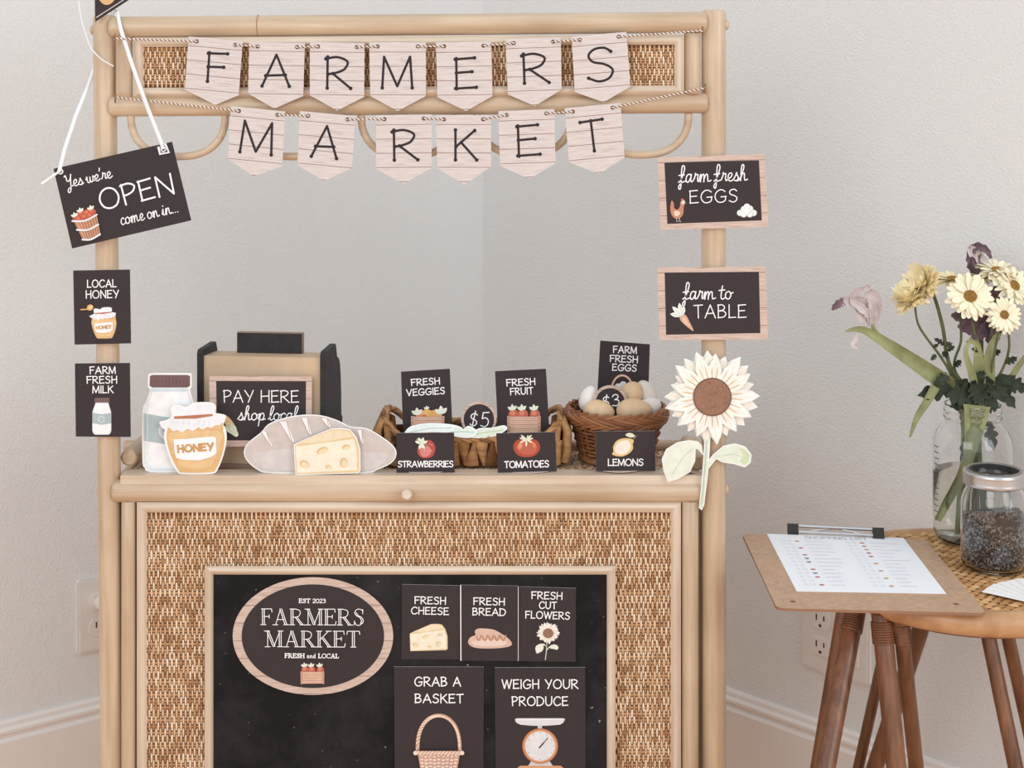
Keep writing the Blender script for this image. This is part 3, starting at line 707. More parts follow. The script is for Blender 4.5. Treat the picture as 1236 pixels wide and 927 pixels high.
def d_strawberry(p):                    # box 0,0,24,27
    p.poly([(4, 11), (8, 7), (14, 4), (20, 6), (23.5, 13), (22, 21), (17, 25.5), (9, 26), (3.5, 22), (2, 16)], (178, 84, 78), 4)
    p.poly([(5, 17), (9, 12), (16, 12), (19, 18), (15, 23.5), (8, 24)], (212, 134, 126), 4)
    for k in range(16):
        x, y = 6+(k*5.3) % 15, 9+(k*7.1) % 14; p.ell(x, y, .4, .6, (236, 196, 180), n=8)
    for a in (-160, -115, -70, -20, 60, 110): p.poly(petal(7, 8, math.radians(a), 0, 8, 1.9), (224, 232, 214))
    p.line([(7, 8), (2, 2.5)], 1.2, (200, 212, 184))
def d_tomato(p):                        # box 0,0,34,27
    p.poly([(0.5, 14), (4, 7), (12, 4.5), (22, 4.5), (30, 7), (33.5, 14), (31, 21), (24, 26), (12, 26.5), (4, 22.5)], (172, 80, 62), 4)
    p.poly([(4, 14), (10, 8), (17, 10), (24, 8), (30, 14), (26, 22), (17, 24), (8, 21)], (190, 104, 82), 4)
    p.ell(9, 13, 2.6, 4.5, (222, 146, 120), 15); p.ell(26, 12, 2, 3.4, (216, 132, 108), -15)
    for a in (-165, -140, -40, -12, 25, 155, 90): p.poly(petal(16.5, 5.5, math.radians(a), 0, 9, 1.3), (226, 228, 206))
    p.line([(16.5, 5.5), (18.5, 0.5)], 1.3, (216, 218, 192))
def d_lemon(p):                         # box 0,0,28,26 (leaf above)
    p.poly([(0, 22), (2, 19), (1.5, 13), (5, 6), (12, 2), (20, 1.5), (26, 3), (27.5, 6), (26, 9), (26.5, 15), (22, 21), (14, 25), (7, 25), (3, 24)], (226, 194, 136), 4)
    p.poly([(4, 18), (4.5, 12), (8, 7), (14, 4.5), (20, 4.5), (23.5, 10), (23, 15), (19, 20), (13, 22.5), (7, 22)], (238, 230, 216), 4)
    p.poly([(17, -3), (21, -5.5), (26, -4.5), (29, -1), (25, 0.5), (20, -.5)], (226, 222, 196), 4); p.line([(27, 3), (31, -2)], .9, (150, 138, 116))
def d_eggs(p):                          # box 0,0,25,17
    for x, y in ((4.5, 11), (20.5, 11), (9, 6.5), (16, 6), (12.5, 3.5), (8.5, 12.5), (16, 12.5), (12.3, 9.5)):
        p.ell(x, y, 4.1, 3.9, (206, 204, 204)); p.ell(x-.3, y-.3, 3.6, 3.4, (240, 239, 239))
def d_hen(p):                           # box 0,0,20,27
    p.poly([(3, 1), (5.5, 5), (6, 10), (10, 12), (13, 8), (13.5, 3), (16, 1.5), (18.5, 4), (17.5, 10), (17, 17), (13, 22), (7, 22.5), (2.5, 18), (1, 11), (1.5, 5)], (196, 138, 110), 4)
    p.poly([(6, 14), (11, 14), (13, 17), (9, 20), (6, 18)], (232, 206, 186), 4)
    p.ell(17, 3, 2.2, 2.6, (238, 222, 214)); p.ell(16, 0, 1.8, 1.5, (206, 110, 92)); p.poly([(18.5, 3), (20.5, 4), (18.5, 5)], (226, 180, 112))
    for x in (8.5, 12): p.line([(x, 22), (x+.5, 26), (x+2, 26.5)], .8, (206, 190, 178))
def d_carrot(p):                        # box 0,0,30,36
    p.poly([(13, 17), (17, 14.5), (20.5, 16), (25, 24), (29.5, 35), (21, 29), (14, 22)], (216, 170, 144), 4); p.poly([(15, 18), (18, 17), (22, 23), (25.5, 30), (19, 25)], (234, 196, 172))
    for y in (19, 22, 25): p.line([(y-3, y), (y, y-1)], .5, (196, 136, 106))
    for a, l in ((-100, 16), (-135, 16), (-172, 14), (-75, 12)): p.poly(petal(15, 16, math.radians(a), 0, l, 3), (232, 236, 226)); p.line([(15, 16), (15+l*.7*math.cos(math.radians(a)), 16+l*.7*math.sin(math.radians(a)))], .5, (186, 196, 178))
def d_corn(p):                          # box 0,0,21,27
    p.ell(8.2, 10, 11.5, 4.6, (228, 190, 138), 52); p.ell(7.6, 9.6, 9.5, 3.2, (238, 208, 162), 52)
    for k in range(5): p.line([(2+k*2.1, 4.5+k*2.7), (6+k*2.1, 2.8+k*2.6)], .45, (206, 160, 110))
    p.poly(petal(17, 24, math.radians(-112), -3, 17, 3.4), (216, 224, 196)); p.poly(petal(17, 24, math.radians(-146), -3, 19, 3.0), (224, 230, 206)); p.ell(15.8, 22.4, 4.6, 3.4, (222, 228, 202), 48)
    p.line([(4, 13.5), (12, 20.5), (17, 24)], .5, (180, 194, 160)); p.line([(12, 9), (15, 18), (17, 24)], .5, (180, 194, 160))
def d_applebasket(p):                   # box 0,0,31,41
    for x, y in ((5, 11), (12, 8), (19, 9), (25, 9.5), (15, 13), (22, 13), (8, 14)): p.ell(x, y, 4.6, 4.4, (200, 98, 74)); p.ell(x-1, y-1, 2.2, 1.8, (216, 128, 104))
    for x, y in ((3, 8), (11, 4), (24, 4)): d_leaves(p, x+1, y+2, .7)
    p.poly([(1, 14), (15, 16), (30, 13), (28.5, 38), (16, 41), (7, 39.5)], (204, 150, 118))
    for k in range(8): p.line([(3+k*3.6, 16), (8+k*2.8, 39)], .7, (172, 118, 90)); p.line([(4.6+k*3.6, 16), (9.2+k*2.8, 39)], .7, (228, 184, 156))
    for pts in ([(0, 14.5), (15, 17.5), (30.5, 13.5)], [(3, 26), (16, 29), (29.5, 25.5)], [(7, 39), (17, 41), (29, 37.5)]): p.line(catmull(pts, 5), 2.2, (232, 230, 234))
def d_loaf(p):                          # box 564,757,618,784
    p.poly([(565, 774), (568, 769), (574, 766), (573, 762), (576, 758.5), (584, 758), (596, 759.5), (606, 765), (613, 770), (618, 777), (613, 781), (596, 783), (576, 782.5), (567, 779)], (216, 184, 166), 4)
    p.poly([(569, 775), (580, 773), (598, 772), (611, 774), (608, 778.5), (590, 780.5), (574, 779)], (230, 208, 194), 4)
    for k in range(5): p.line(catmull([(575+k*7.4, 768), (578+k*7.4, 773), (581+k*7.4, 766.5)], 4), 1.6, (188, 138, 112))
def d_basket(p):                        # photo px on the tall card
    pts = [(529.5-25.5*math.cos(PI*k/30), 905-41.5*math.sin(PI*k/30)**.8) for k in range(31)]
    p.line(pts, 4.6, (206, 160, 136))
    for k in range(30):
        a, b = pts[k], pts[k+1]; p.line([(a[0]-1.2, a[1]-1), (b[0]+1.2, b[1]+1)], 1.5, (240, 216, 198))
    p.poly([(504, 907), (555.5, 907), (548, 952), (512, 952)], (208, 162, 140))
    for r in range(11):
        y = 910+r*4; k = (y-907)/45; xa, xb = 505.5+7*k, 554-7*k; n = 9
        for c in range(n):
            x = xa+(xb-xa)*(c+.5)/n; p.poly([(x-2.1, y+(.8 if c % 2 else 0)), (x+2.1, y+(.8 if c % 2 else 0)), (x+2, y+2.6+(.8 if c % 2 else 0)), (x-2, y+2.6+(.8 if c % 2 else 0))], (236, 214, 198))
    p.line([(502.5, 906), (558, 906)], 5, (210, 164, 140))
    for k in range(13): p.line([(502.5+k*4.3, 907.6), (506+k*4.3, 904.4)], 1.8, (240, 218, 202))
    for x in (502, 558): p.ell(x, 905.5, 2.6, 2.6, (240, 218, 204))
def d_scale(p):
    p.poly([(621.5, 868), (624, 866.8), (680, 866.8), (682, 868), (680, 872), (676, 874.5), (660, 875.8), (642, 875.8), (628, 874.5), (623, 872)], (222, 222, 224))
    p.line([(624, 868.6), (680, 868.4)], 1, (240, 240, 241)); p.poly([(648.5, 875.5), (654.5, 875.5), (653.8, 880), (649.5, 880)], (200, 200, 204))
    p.poly([(637, 925), (642, 917), (662, 917), (668, 925)], (206, 206, 210)); p.poly([(623.5, 952), (624.5, 926.5), (628, 924), (677, 924), (680, 926.5), (681, 952)], (214, 156, 116))
    p.ell(652, 900.3, 21.6, 21.4, (190, 124, 86), n=48); p.ell(652, 900.3, 20.2, 20, (214, 154, 114), n=48); p.ell(652, 900.3, 18, 17.9, (226, 225, 226), n=48)
    for k in range(12):
        a = k*PI/6; p.ell(652+16*math.cos(a), 900.3+16*math.sin(a), .55, .55, (120, 112, 112), n=8)
    p.line([(651, 902), (656, 896.5)], 1.5, (60, 50, 52)); p.line([(656, 896.5), (661.5, 890)], .8, (60, 50, 52))
def pic(card, fn, src, dst, *a, back=.0002):
    p = card.pr(back); p.affine(src, dst); fn(p, *a) if src else fn(p); return p.build('picture', card.o)
def lettering(card, lines, back=.0002, **kw):
    p = card.pr(back)
    for l in lines:
        k = dict(kw); k.update(l[5] if len(l) > 5 else {}); p.text(l[0], (l[1]+l[2])/2, l[3], l[2]-l[1], l[4], k.pop('w', 1.2), **k)
    return p.build('lettering', card.o)

# ------------------------------------------------------------------ two bunting garlands
ROWS = [[('F', (227.7, 44), (293, 50), (288, 115), (259.7, 126.7), (223, 108), (246, 61, 274, 102, 'F')),
         ('A', (301, 51), (368, 52), (366, 116), (331, 131), (299.6, 113), (313.5, 63, 352, 107)),
         ('R', (374, 51), (440, 52), (439.5, 117), (407, 133.5), (374, 115), (391, 66, 426, 109.5)),
         ('M', (445.5, 51), (514, 51), (514, 116), (480, 134), (447, 116), (458.5, 65.5, 500.5, 109)),
         ('E', (526, 51), (593, 50), (594.5, 116), (562.5, 134), (528, 117.5), (547.5, 67, 577.5, 110)),
         ('R', (610, 47.5), (677, 45), (678, 108), (645.5, 128), (613, 114), (629, 62, 665.5, 103)),
         ('S', (690, 44), (756, 38.5), (761, 104.5), (728.5, 123.5), (693.7, 111), (707, 54.5, 745, 101))],
        [('M', (278.6, 128), (344, 134.5), (340.7, 201), (306, 212.6), (275, 191.7), (286.5, 144, 330.5, 188)),
         ('A', (362, 134), (428.7, 140), (425, 203), (391, 218.5), (359, 199.5), (373, 149, 409, 193)),
         ('R', (454, 139), (521, 138), (521, 203), (487, 222), (454, 204), (472, 154, 507, 196)),
         ('K', (526, 139), (592.5, 139), (593, 201), (561, 223), (528, 203.5), (546, 154, 578, 196)),
         ('E', (601.5, 134), (669, 131.6), (670.6, 197), (639, 216), (603.6, 200.5), (622.5, 148, 654.5, 191)),
         ('T', (681.4, 130.6), (749, 124), (754, 190), (723, 210), (687, 196), (701, 142, 733, 185))]]
M_tw1 = flat('twine_brown', (142, 104, 74), .8); M_tw2 = flat('twine_white', (240, 234, 230), .8)
def twine(name, pts, parent, r=.00075, pitch=.0050):
    P_ = [Vector(p) for p in pts]; dens = []
    for a, b in zip(P_, P_[1:]):
        n = max(2, int((b-a).length/.0009)); dens += [a+(b-a)*k/n for k in range(n)]
    dens.append(P_[-1]); mb = MB()
    for ph in (0, 1):
        q = []; acc = 0
        for i, p in enumerate(dens):
            if i: acc += (p-dens[i-1]).length
            t = (dens[min(i+1, len(dens)-1)]-dens[max(i-1, 0)]).normalized(); n1 = t.cross(Vector((0, 1, 0))).normalized(); n2 = t.cross(n1)
            a = 2*PI*acc/pitch+PI*ph; q.append(p+n1*math.cos(a)*r*.75+n2*math.sin(a)*r*.75)
        mb.tube(q, r, 6, ph)
    return mb.build(name, [M_tw1, M_tw2], parent)
ENDS = [((138, 46.5), (848, 37)), ((139, 117.5), (851, 106))]
LAB = ['bunting string spelling FARMERS on whitewashed pennants across the header', 'bunting string spelling MARKET on whitewashed pennants below the header']
for ri, row in enumerate(ROWS):
    Yb = 1.7515
    g = empty('bunting_garland', P((ENDS[ri][0][0]+ENDS[ri][1][0])/2, 50+90*ri, Yb), LAB[ri], 'bunting', 'letter bunting on the market stand')
    path = [P(*ENDS[ri][0], Yb-.0012)]
    for ch, tl, tr, br, tip, bl, bx in row:
        c = Card('pennant', [tl, tr, br, tip, bl], Yb, None, None, M_planks, .0006, parent=g, edge=M_white)
        c.o['label'] = 'pennant with the letter '+ch
        p = c.pr(); gw = CAPS[ch][0]
        p.text(ch, (bx[0]+bx[2])/2, (bx[3] if len(bx) > 3 else 0)-1.5, (bx[2]-bx[0])*.93, (bx[3]-bx[1])*.93, 2.9, M_dark, blob=1.55)
        lo = p.build('letter', c.o)
        hl = (tl[0]+(tr[0]-tl[0])*.15, tl[1]+(tr[1]-tl[1])*.15+5); hr = (tl[0]+(tr[0]-tl[0])*.86, tl[1]+(tr[1]-tl[1])*.86+5)
        p = c.pr()
        for h in (hl, hr): p = c.pr(); p.ell(h[0], h[1], 2.5, 2.5, (108, 78, 62), n=16); p.build('punched_hole', c.o)
        path += [P(hl[0], hl[1], Yb-.0014), P(hl[0]+1.5, hl[1], Yb+.0018), P((hl[0]+hr[0])/2, (hl[1]+hr[1])/2+1.2, Yb+.0022), P(hr[0]-1.5, hr[1], Yb+.0018), P(hr[0], hr[1], Yb-.0014)]
    path.append(P(*ENDS[ri][1], Yb-.0012))
    t = twine('twine', path, None); t.parent = g; t.data.transform(Matrix.Translation(-Vector(g.location)))
    for e in ENDS[ri]:
        mb = MB(); c = P(e[0], e[1]+1, Yb+.001); mb.tube([c+Vector((0, .000, .006)), c, c+Vector((0, .0, -.006))], .0012, 8); o = mb.build('knot', M_tw1, g); o.data.transform(Matrix.Translation(-Vector(g.location)))

# ------------------------------------------------------------------ signs on the left post
YS = 1.7560
def ribbon(name, pts, w, m, parent=None, wx=Vector((1, 0, 0))):
    """flat strip: pts are points, width across the direction inside the picture plane"""
    Q = [Vector(p) for p in pts]; vs = []; n = len(Q); mb = MB()
    for i, p in enumerate(Q):
        t = (Q[min(i+1, n-1)]-Q[max(i-1, 0)]).normalized(); s_ = t.cross(Vector((0, 1, 0))).normalized()*w/2
        for dy in (-.0003, .0003): vs += [p-s_+Vector((0, dy, 0)), p+s_+Vector((0, dy, 0))]
    fs = []
    for i in range(n-1):
        a, b = 4*i, 4*i+4; fs += [(a, b, b+1, a+1), (a+2, a+3, b+3, b+2), (a, a+2, b+2, b), (a+1, b+1, b+3, a+3)]
    mb.add(vs, fs, 0, True); return mb.build(name, m, parent)
YO = 1.7460
op = Card('open_sign', [(64.6, 203.7), (207.8, 171), (231, 266), (87, 300)], YO, 'black hanging sign reading OPEN with apple basket, on white ribbon', 'sign', edge=M_white)
lettering(op, [("Yes we're", 79, 136.5, 220.5, 14.5, dict(font=SCR, gap=.0, w=1.25, slant=.06)), ('OPEN', 121, 213.5, 244.5, 26.5, dict(w=2.1, gap=.17)), ('come on in...', 146, 217.5, 263.5, 15.5, dict(font=SCR, gap=.02, w=1.2, slant=.06))])
p = op.pr(.0002)
rot = math.radians(-12.9); cc = (104.5, 269)
def rotA(p_): 
    x, y = (p_[0]-15.5)*1.0, (p_[1]-20.5)*1.0; return (cc[0]+x*math.cos(rot)-y*math.sin(rot), cc[1]+x*math.sin(rot)+y*math.cos(rot))
p.A = rotA; d_applebasket(p); p.build('picture', op.o)
p = op.pr(.0001)
for h in ((73, 207), (197, 180)): p = op.pr(.0001); p.ell(h[0], h[1], 3.6, 3.6, (240, 240, 242), n=18); p.ell(h[0], h[1], 2, 2, (60, 54, 56), n=14); p.build('eyelet', op.o)
R = ribbon('ribbon', [P(71.5, 206.5, YO-.0012), P(78, 180, YO+.001), P(92, 138, 1.760), P(107, 102, 1.785), P(118, 70, 1.797), P(130, 32, 1.797), P(137, 13, 1.788), P(141, 13, 1.764), P(146, 36, 1.752), P(160, 80, 1.750), P(178, 130, 1.748), P(194, 170, YO-.0012), P(197, 180, YO-.0015)], .0046, M_ribbon)
R2 = ribbon('ribbon', [P(50, 222, YO-.002), P(60, 215, YO-.002), P(73, 206, YO-.0016)], .0030, M_ribbon)
R3 = ribbon('ribbon', [P(191, 177, YO-.002), P(193, 186, YO-.0025), P(204, 184, YO-.002), P(199, 173, YO-.002)], .0028, M_ribbon)
for r in (R, R2, R3):
    r.parent = op.o; r.matrix_parent_inverse = (Matrix.Translation(op.o.location) @ op.o.rotation_euler.to_matrix().to_4x4()).inverted()
hc = Card('honey_card', [(88.3, 326.5), (157, 325.3), (158.3, 414.5), (90, 416)], YS, 'black card reading LOCAL HONEY on the left post, above the milk card', 'card', edge=M_white)
lettering(hc, [('LOCAL', 105, 141, 347.2, 10), ('HONEY', 103.5, 144, 360.2, 10.3)])
pic(hc, d_honey, (194, 490, 272, 574), (107.5, 370.3, 141, 408.5))
p = hc.pr(.0008); p.ell(109, 371, 3.6, 4, (222, 172, 112), 60); p.ell(109, 371, 1.6, 3.6, (238, 204, 152), 60); p.line([(106, 373), (98, 373.6)], 1.5, (222, 172, 112)); p.build('picture', hc.o)
mc = Card('milk_card', [(90.3, 438.6), (157, 438), (158, 527.5), (91.5, 527)], YS, 'black card reading FARM FRESH MILK on the left post, near the counter', 'card', edge=M_white)
lettering(mc, [('FARM', 108, 140, 451.5, 9.6), ('FRESH', 104.5, 142, 463, 9.6), ('MILK', 111.8, 137.6, 474.6, 9.6)])
pic(mc, d_milk, (173, 457, 236, 574), (111.3, 479.8, 134.6, 525))
# small flag card and clear cord at the top of the left post
fl = Card('flag_card', [(111.5, -70), (198, -78), (203, -31), (115, 26.5)], 1.7555, 'corner of a black card with a thin border, topping the left post', 'card', roll=0, edge=M_white)
p = fl.pr(); p.line([(116.5, 21), (200, -33)], .9, (228, 214, 206)); p.line([(114.5, 20), (113, -66)], .7, (190, 182, 182)); p.ell(129, -12, 12, 18, (220, 176, 128)); p.ell(129, -14, 9, 14, (232, 196, 152)); p.build('picture', fl.o)
mb = MB(); mb.tube(catmull([tuple(P(*q)) for q in ((95, 1, 1.758), (98, 22, 1.758), (103, 40, 1.758), (110, 58, 1.757), (122, 71, 1.757), (137, 80, 1.757))], 6), .0009, 8)
tag(mb.build('clear_cord', flat('clear_cord', (232, 233, 235), .2)), 'thin clear cord curving round the top of the left post', 'cord')

# ------------------------------------------------------------------ signs on the right post
def inset_quad(card, q, name='board_face'):
    p = card.pr(.0001); p.fill(q, M_card); return p.build(name, card.o)
es = Card('eggs_sign', [(793.5, 190), (922.5, 186), (927.6, 274), (797.5, 277.4)], YS, 'wood-bordered sign reading farm fresh EGGS, upper one on the right post', 'sign', M_rim)
inset_quad(es, [(802, 196.5), (916, 193.5), (919.5, 266), (805.5, 270.2)])
lettering(es, [('farm fresh', 820, 902, 219, 18.5, dict(font=SCR, gap=.0, w=1.3, slant=.05)), ('EGGS', 832, 890.5, 245, 16.5, dict(w=1.2))], .0004)
pic(es, d_hen, (0, 0, 20, 27), (808, 241, 827.5, 268), back=.0004); pic(es, d_eggs, (0, 0, 25, 17), (889, 246, 914, 263), back=.0004)
ts = Card('table_sign', [(793.5, 323), (924, 322), (927, 409.6), (795.6, 410.7)], YS, 'wood-bordered sign reading farm to TABLE, lower one on the right post', 'sign', M_rim)
inset_quad(ts, [(802.3, 329), (916, 328), (917.7, 402), (804, 404)])
lettering(ts, [('farm to', 825, 884, 361, 18.5, dict(font=SCR, gap=.0, w=1.3, slant=.05)), ('TABLE', 837, 901, 384, 16.8, dict(w=1.2))], .0004)
pic(ts, d_carrot, (0, 0, 30, 36), (807.5, 365, 837.5, 400.5), back=.0004)
# sunflower cut-out: the white paper outline is the union of petals, stem and leaves
def cutout(name, fn_outline, Y, label, cat, draw, t=.0009):
    """white paper made of overlapping outlines, printed on its front; origin at (cx,cy)"""
    pts, cx, cy, base = fn_outline
    sc = Y/FPX; pr = Print(cx, cy, sc, 0, 0); mb = MB()
    for poly in pts:
        q = [pr.loc(a) for a in poly]
        ar = sum(q[i][0]*q[(i+1) % len(q)][1]-q[(i+1) % len(q)][0]*q[i][1] for i in range(len(q)))
        if ar < 0: q.reverse()
        mb.prism(q, lambda u, v, w: (u, w, v), -.000004*len(mb.f)/10, t)
    o = mb.build(name, M_white); o.location = P(cx, cy, Y); tag(o, label, cat)
    p = Print(cx, cy, sc, 0, -.0001-.000004*len(mb.f)/10); draw(p); p.build('picture', o); return o
def grow(poly, k):
    n = len(poly); ar = sum(poly[i][0]*poly[(i+1) % n][1]-poly[(i+1) % n][0]*poly[i][1] for i in range(n)); s_ = 1 if ar > 0 else -1; out = []
    for i in range(n):
        a, b = poly[i-1], poly[(i+1) % n]; dx, dy = b[0]-a[0], b[1]-a[1]; L = math.hypot(dx, dy) or 1
        out.append((poly[i][0]+s_*dy/L*k, poly[i][1]-s_*dx/L*k))
    return out
sun = []
for d, k in ((0, 1.0), (.242, .98)):
    for a, r in SUNP: sun.append(petal(859, 478, a+d, 10, r*k+3.2, 10))
sun += [[(859+26*math.cos(a*PI/12), 478+26*math.sin(a*PI/12)) for a in range(24)], grow(leafL(), 1.2), grow(leafR(), 1.2), [(851.5, 510), (858.5, 510), (856.5, 545), (854.5, 572), (850, 610), (847, 616), (843.5, 613), (846, 590), (848.5, 560)]]
cutout('sunflower_cutout', (sun, 859, 520, 0), 1.7545, 'large pale paper sunflower with stem, taped to the right post', 'paper cutout', lambda p: d_sun(p, True))

# ------------------------------------------------------------------ cards on the chalkboard
YC = 1.7575
ov = Card('oval_sign', [(377.7+96.9*math.cos(2*PI*k/72), 767.8+71*math.sin(2*PI*k/72)) for k in range(72)], YC, 'oval wood-rimmed FARMERS MARKET sign on the chalkboard', 'sign', M_rim, roll=0)
inset_quad(ov, [(377.7+86*math.cos(2*PI*k/72), 767.8+62.6*math.sin(2*PI*k/72)) for k in range(72)], 'sign_face')
p = ov.pr(.0004)
p.text('EST. 2023'.replace('. ', ' '), 377, 727.7, 33, 5.6, .9, font=SER, gap=.12, serif=1)
p.text('FARMERS', 377.7, 754, 125, 20, .95, font=SER, gap=.1, serif=2); p.text('MARKET', 377.7, 780, 115, 20, .95, font=SER, gap=.1, serif=2)
p.text('FRESH and LOCAL', 377, 792.6, 66, 5.9, .95, font=SER, gap=.12, serif=1); p.build('lettering', ov.o)
pic(ov, d_crate, (0, 0, 40, 30), (362.5, 801.5, 392, 825.3), back=.0004)
def board_card(name, q, label, lines, fn, src, dst, *a, lw=1.2):
    c = Card(name, q, YC, label, 'card', edge=M_white); lettering(c, lines, w=lw); pic(c, fn, src, dst, *a) if fn else None; return c
board_card('cheese_card', [(485, 705.3), (554.2, 706.8), (554, 796), (484.5, 795.8)], 'black FRESH CHEESE card on the chalkboard', [('FRESH', 500, 538.5, 729.4, 9.6), ('CHEESE', 496, 542, 741.8, 9.6)], d_cheese, (355, 520, 434, 575), (494, 752.5, 540.5, 785.8))
bd = board_card('bread_card', [(555.4, 706), (625.8, 707.2), (626, 798), (555.8, 797.5)], 'black FRESH BREAD card with a white left edge on the chalkboard', [('FRESH', 571, 609.5, 730.6, 9.6), ('BREAD', 570, 610.8, 743, 9.6)], d_loaf, (564, 757, 618, 784), (564, 757.5, 618, 783.5))
p = bd.pr(.0001); p.line([(556, 706.6), (556.3, 797)], 1.3, (240, 236, 236)); p.line([(625.6, 708), (625.6, 797.4)], .8, (226, 220, 220)); p.build('white_edge', bd.o)
board_card('flowers_card', [(627.4, 708), (695.4, 709.8), (694.8, 798.8), (627, 798)], 'black FRESH CUT FLOWERS card on the chalkboard', [('FRESH', 641, 679, 723.5, 9.6), ('CUT', 650.3, 672, 735, 9.4), ('FLOWERS', 633.6, 688, 747, 9.6)], d_sun, (800, 420, 908, 616), (646, 748.5, 674.5, 797.5))
gb = board_card('basket_card', [(475.5, 804.8), (584, 805), (583.5, 958), (476.5, 958)], 'tall black GRAB A BASKET card low on the chalkboard', [('GRAB A', 500, 556.6, 828.5, 12), ('BASKET', 500.5, 559.7, 848.6, 11.8)], None, None, None, lw=1.4)
p = gb.pr(.0002); d_basket(p); p.build('picture', gb.o)
wb = board_card('scale_card', [(597, 805.8), (706.4, 805.5), (707, 958), (598.5, 958)], 'tall black WEIGH YOUR PRODUCE card low on the chalkboard', [('WEIGH YOUR', 605.3, 698.2, 831.5, 12), ('PRODUCE', 617.4, 686, 851.8, 12)], None, None, None, lw=1.4)
p = wb.pr(.0002); d_scale(p); p.build('picture', wb.o)

# ------------------------------------------------------------------ toy cash register
ZC = .5602                                   # level of the woven counter
reg = empty('cash_register', (-.311, 1.804, ZC), 'toy wooden cash register with black sides and display panel', 'toy register')
reg.rotation_euler = (0, 0, math.radians(-6))
mb = MB(); hw = .0745
mb.prism([(0, 0), (.080, 0), (.080, .119), (.050, .1370), (0, .1395)], lambda u, v, w: (w, u, v), -hw, hw); mb.build('body', M_mdf, reg)
mb = MB(); mb.box(-hw-.001, hw+.001, -.003, .082, 0, .006); mb.build('base_board', M_edge, reg)
side = [(-.003, 0), (.088, 0), (.088, .048), (.082, .052), (.0815, .066)]+[(.0815-.016*(1-math.cos(t)), .066+.062*math.sin(t)) for t in (.2, .5, .8, 1.1, 1.4)]+[(.058, .131), (.053, .1425), (.050, .149), (.0, .1475), (-.004, .143)]
for s in (-1, 1):
    mb = MB(); x0 = s*hw; x1 = s*(hw+.0075); mb.prism(side, lambda u, v, w: (w, u, v), min(x0, x1), max(x0, x1)); mb.build('side_panel', M_black, reg)
mb = MB(); mb.box(-.0425, .0415, .0355, .046, .135, .1630); d_ = mb.build('display', M_black, reg)
mb = MB(); mb.box(-.0430, .0420, .0365, .0455, .1345, .1635); e_ = mb.build('display_edge', M_edge, reg)
e_.parent = d_
d_['label'] = 'black display panel'
for k in range(3):
    for j in range(5):
        mb = MB(); mb.rod((-.05+j*.024, .058+k*.012, .130-.0065*k), (-.05+j*.024, .059+k*.012, .1345-.0065*k), .0042, 14, 0, 2); mb.build('button', M_mdf, reg)
pay = Card('pay_sign', [(252.5, 454), (376.5, 454.5), (376, 539), (254, 539)], 1.788, 'wood-bordered PAY HERE shop local sign propped on the register', 'sign', M_rim, roll=-.002)
inset_quad(pay, [(261, 460), (369.4, 460.3), (369, 531.5), (262, 531.5)])
lettering(pay, [('PAY HERE', 269.5, 361.2, 486, 15.4, dict(w=1.2, gap=.16)), ('shop local', 287.5, 359.5, 506.8, 16.5, dict(font=SCR, gap=.0, w=1.25, slant=.1))], .0004)
pic(pay, d_corn, (0, 0, 21, 27), (267.5, 500, 289, 527), back=.0004)
mb = MB(); mb.prism([(0, .0), (.0022, 0), (.0010, .010), (0, .010)], lambda u, v, w: (w, u+.0006, v-.0435), -.03, .03); mb.build('sign_backing', M_white, pay.o)

# ------------------------------------------------------------------ paper cut-outs along the counter front
ZE = .5632
def onedge(py): return .457*FPX/(py-HOR)
MILKO = [[(180.5, 457), (184, 455.8), (227, 455.8), (231, 458), (231.2, 472), (229.5, 475), (230.5, 481), (234, 492), (237.2, 503), (237.4, 561), (234, 570), (227.5, 575.3), (181.5, 575.3), (175, 570), (171.8, 561), (172, 503), (175.4, 492), (180, 480), (181, 475), (178.7, 472), (178.8, 458.5)]]
cutout('milk_bottle_cutout', ([catmull(MILKO[0], 2, True)], 204.5, 575.3, 0), 1.7765, 'paper milk bottle cutout with grey-blue band, behind the honey jar cutout', 'paper cutout', lambda p: d_milk(p, True)).location.z = ZE
HON = [[(206, 498), (209, 493), (216, 492.5), (225, 494.5), (232, 490), (244, 488.8), (256, 489.5), (260.5, 494), (260, 502), (263, 502.5), (272.5, 505), (271, 512), (269.5, 516), (273, 524), (273.3, 537), (269.6, 553), (262.5, 570.5), (255, 575.5), (221, 575.6), (214.6, 573.5), (208, 563), (202, 548), (198, 532), (199, 521.5), (196.5, 520.5), (192.3, 513), (199, 511), (206.5, 506.5)]]
cutout('honey_jar_cutout', ([catmull(HON[0], 3, True)], 236, 575.6, 0), 1.7680, 'paper honey jar cutout standing in front of the milk bottle cutout', 'paper cutout', lambda p: d_honey(p)).location.z = ZE
cutout('bread_cutout', ([grow(catmull(BREAD, 3, True), 1.2)], 386, 575.6, 0), 1.7720, 'paper bread loaf cutout in front of the cash register', 'paper cutout', d_bread).location.z = ZE
CHO = [[(354.5, 539.5), (366, 534), (400, 520), (412, 519.3), (422.5, 521), (430, 530), (434.8, 545), (435.2, 570.5), (432, 574), (356.5, 576)]]
cutout('cheese_cutout', (CHO, 395, 575.6, 0), 1.7650, 'paper cheese wedge cutout standing in front of the bread cutout', 'paper cutout', d_cheese).location.z = ZE

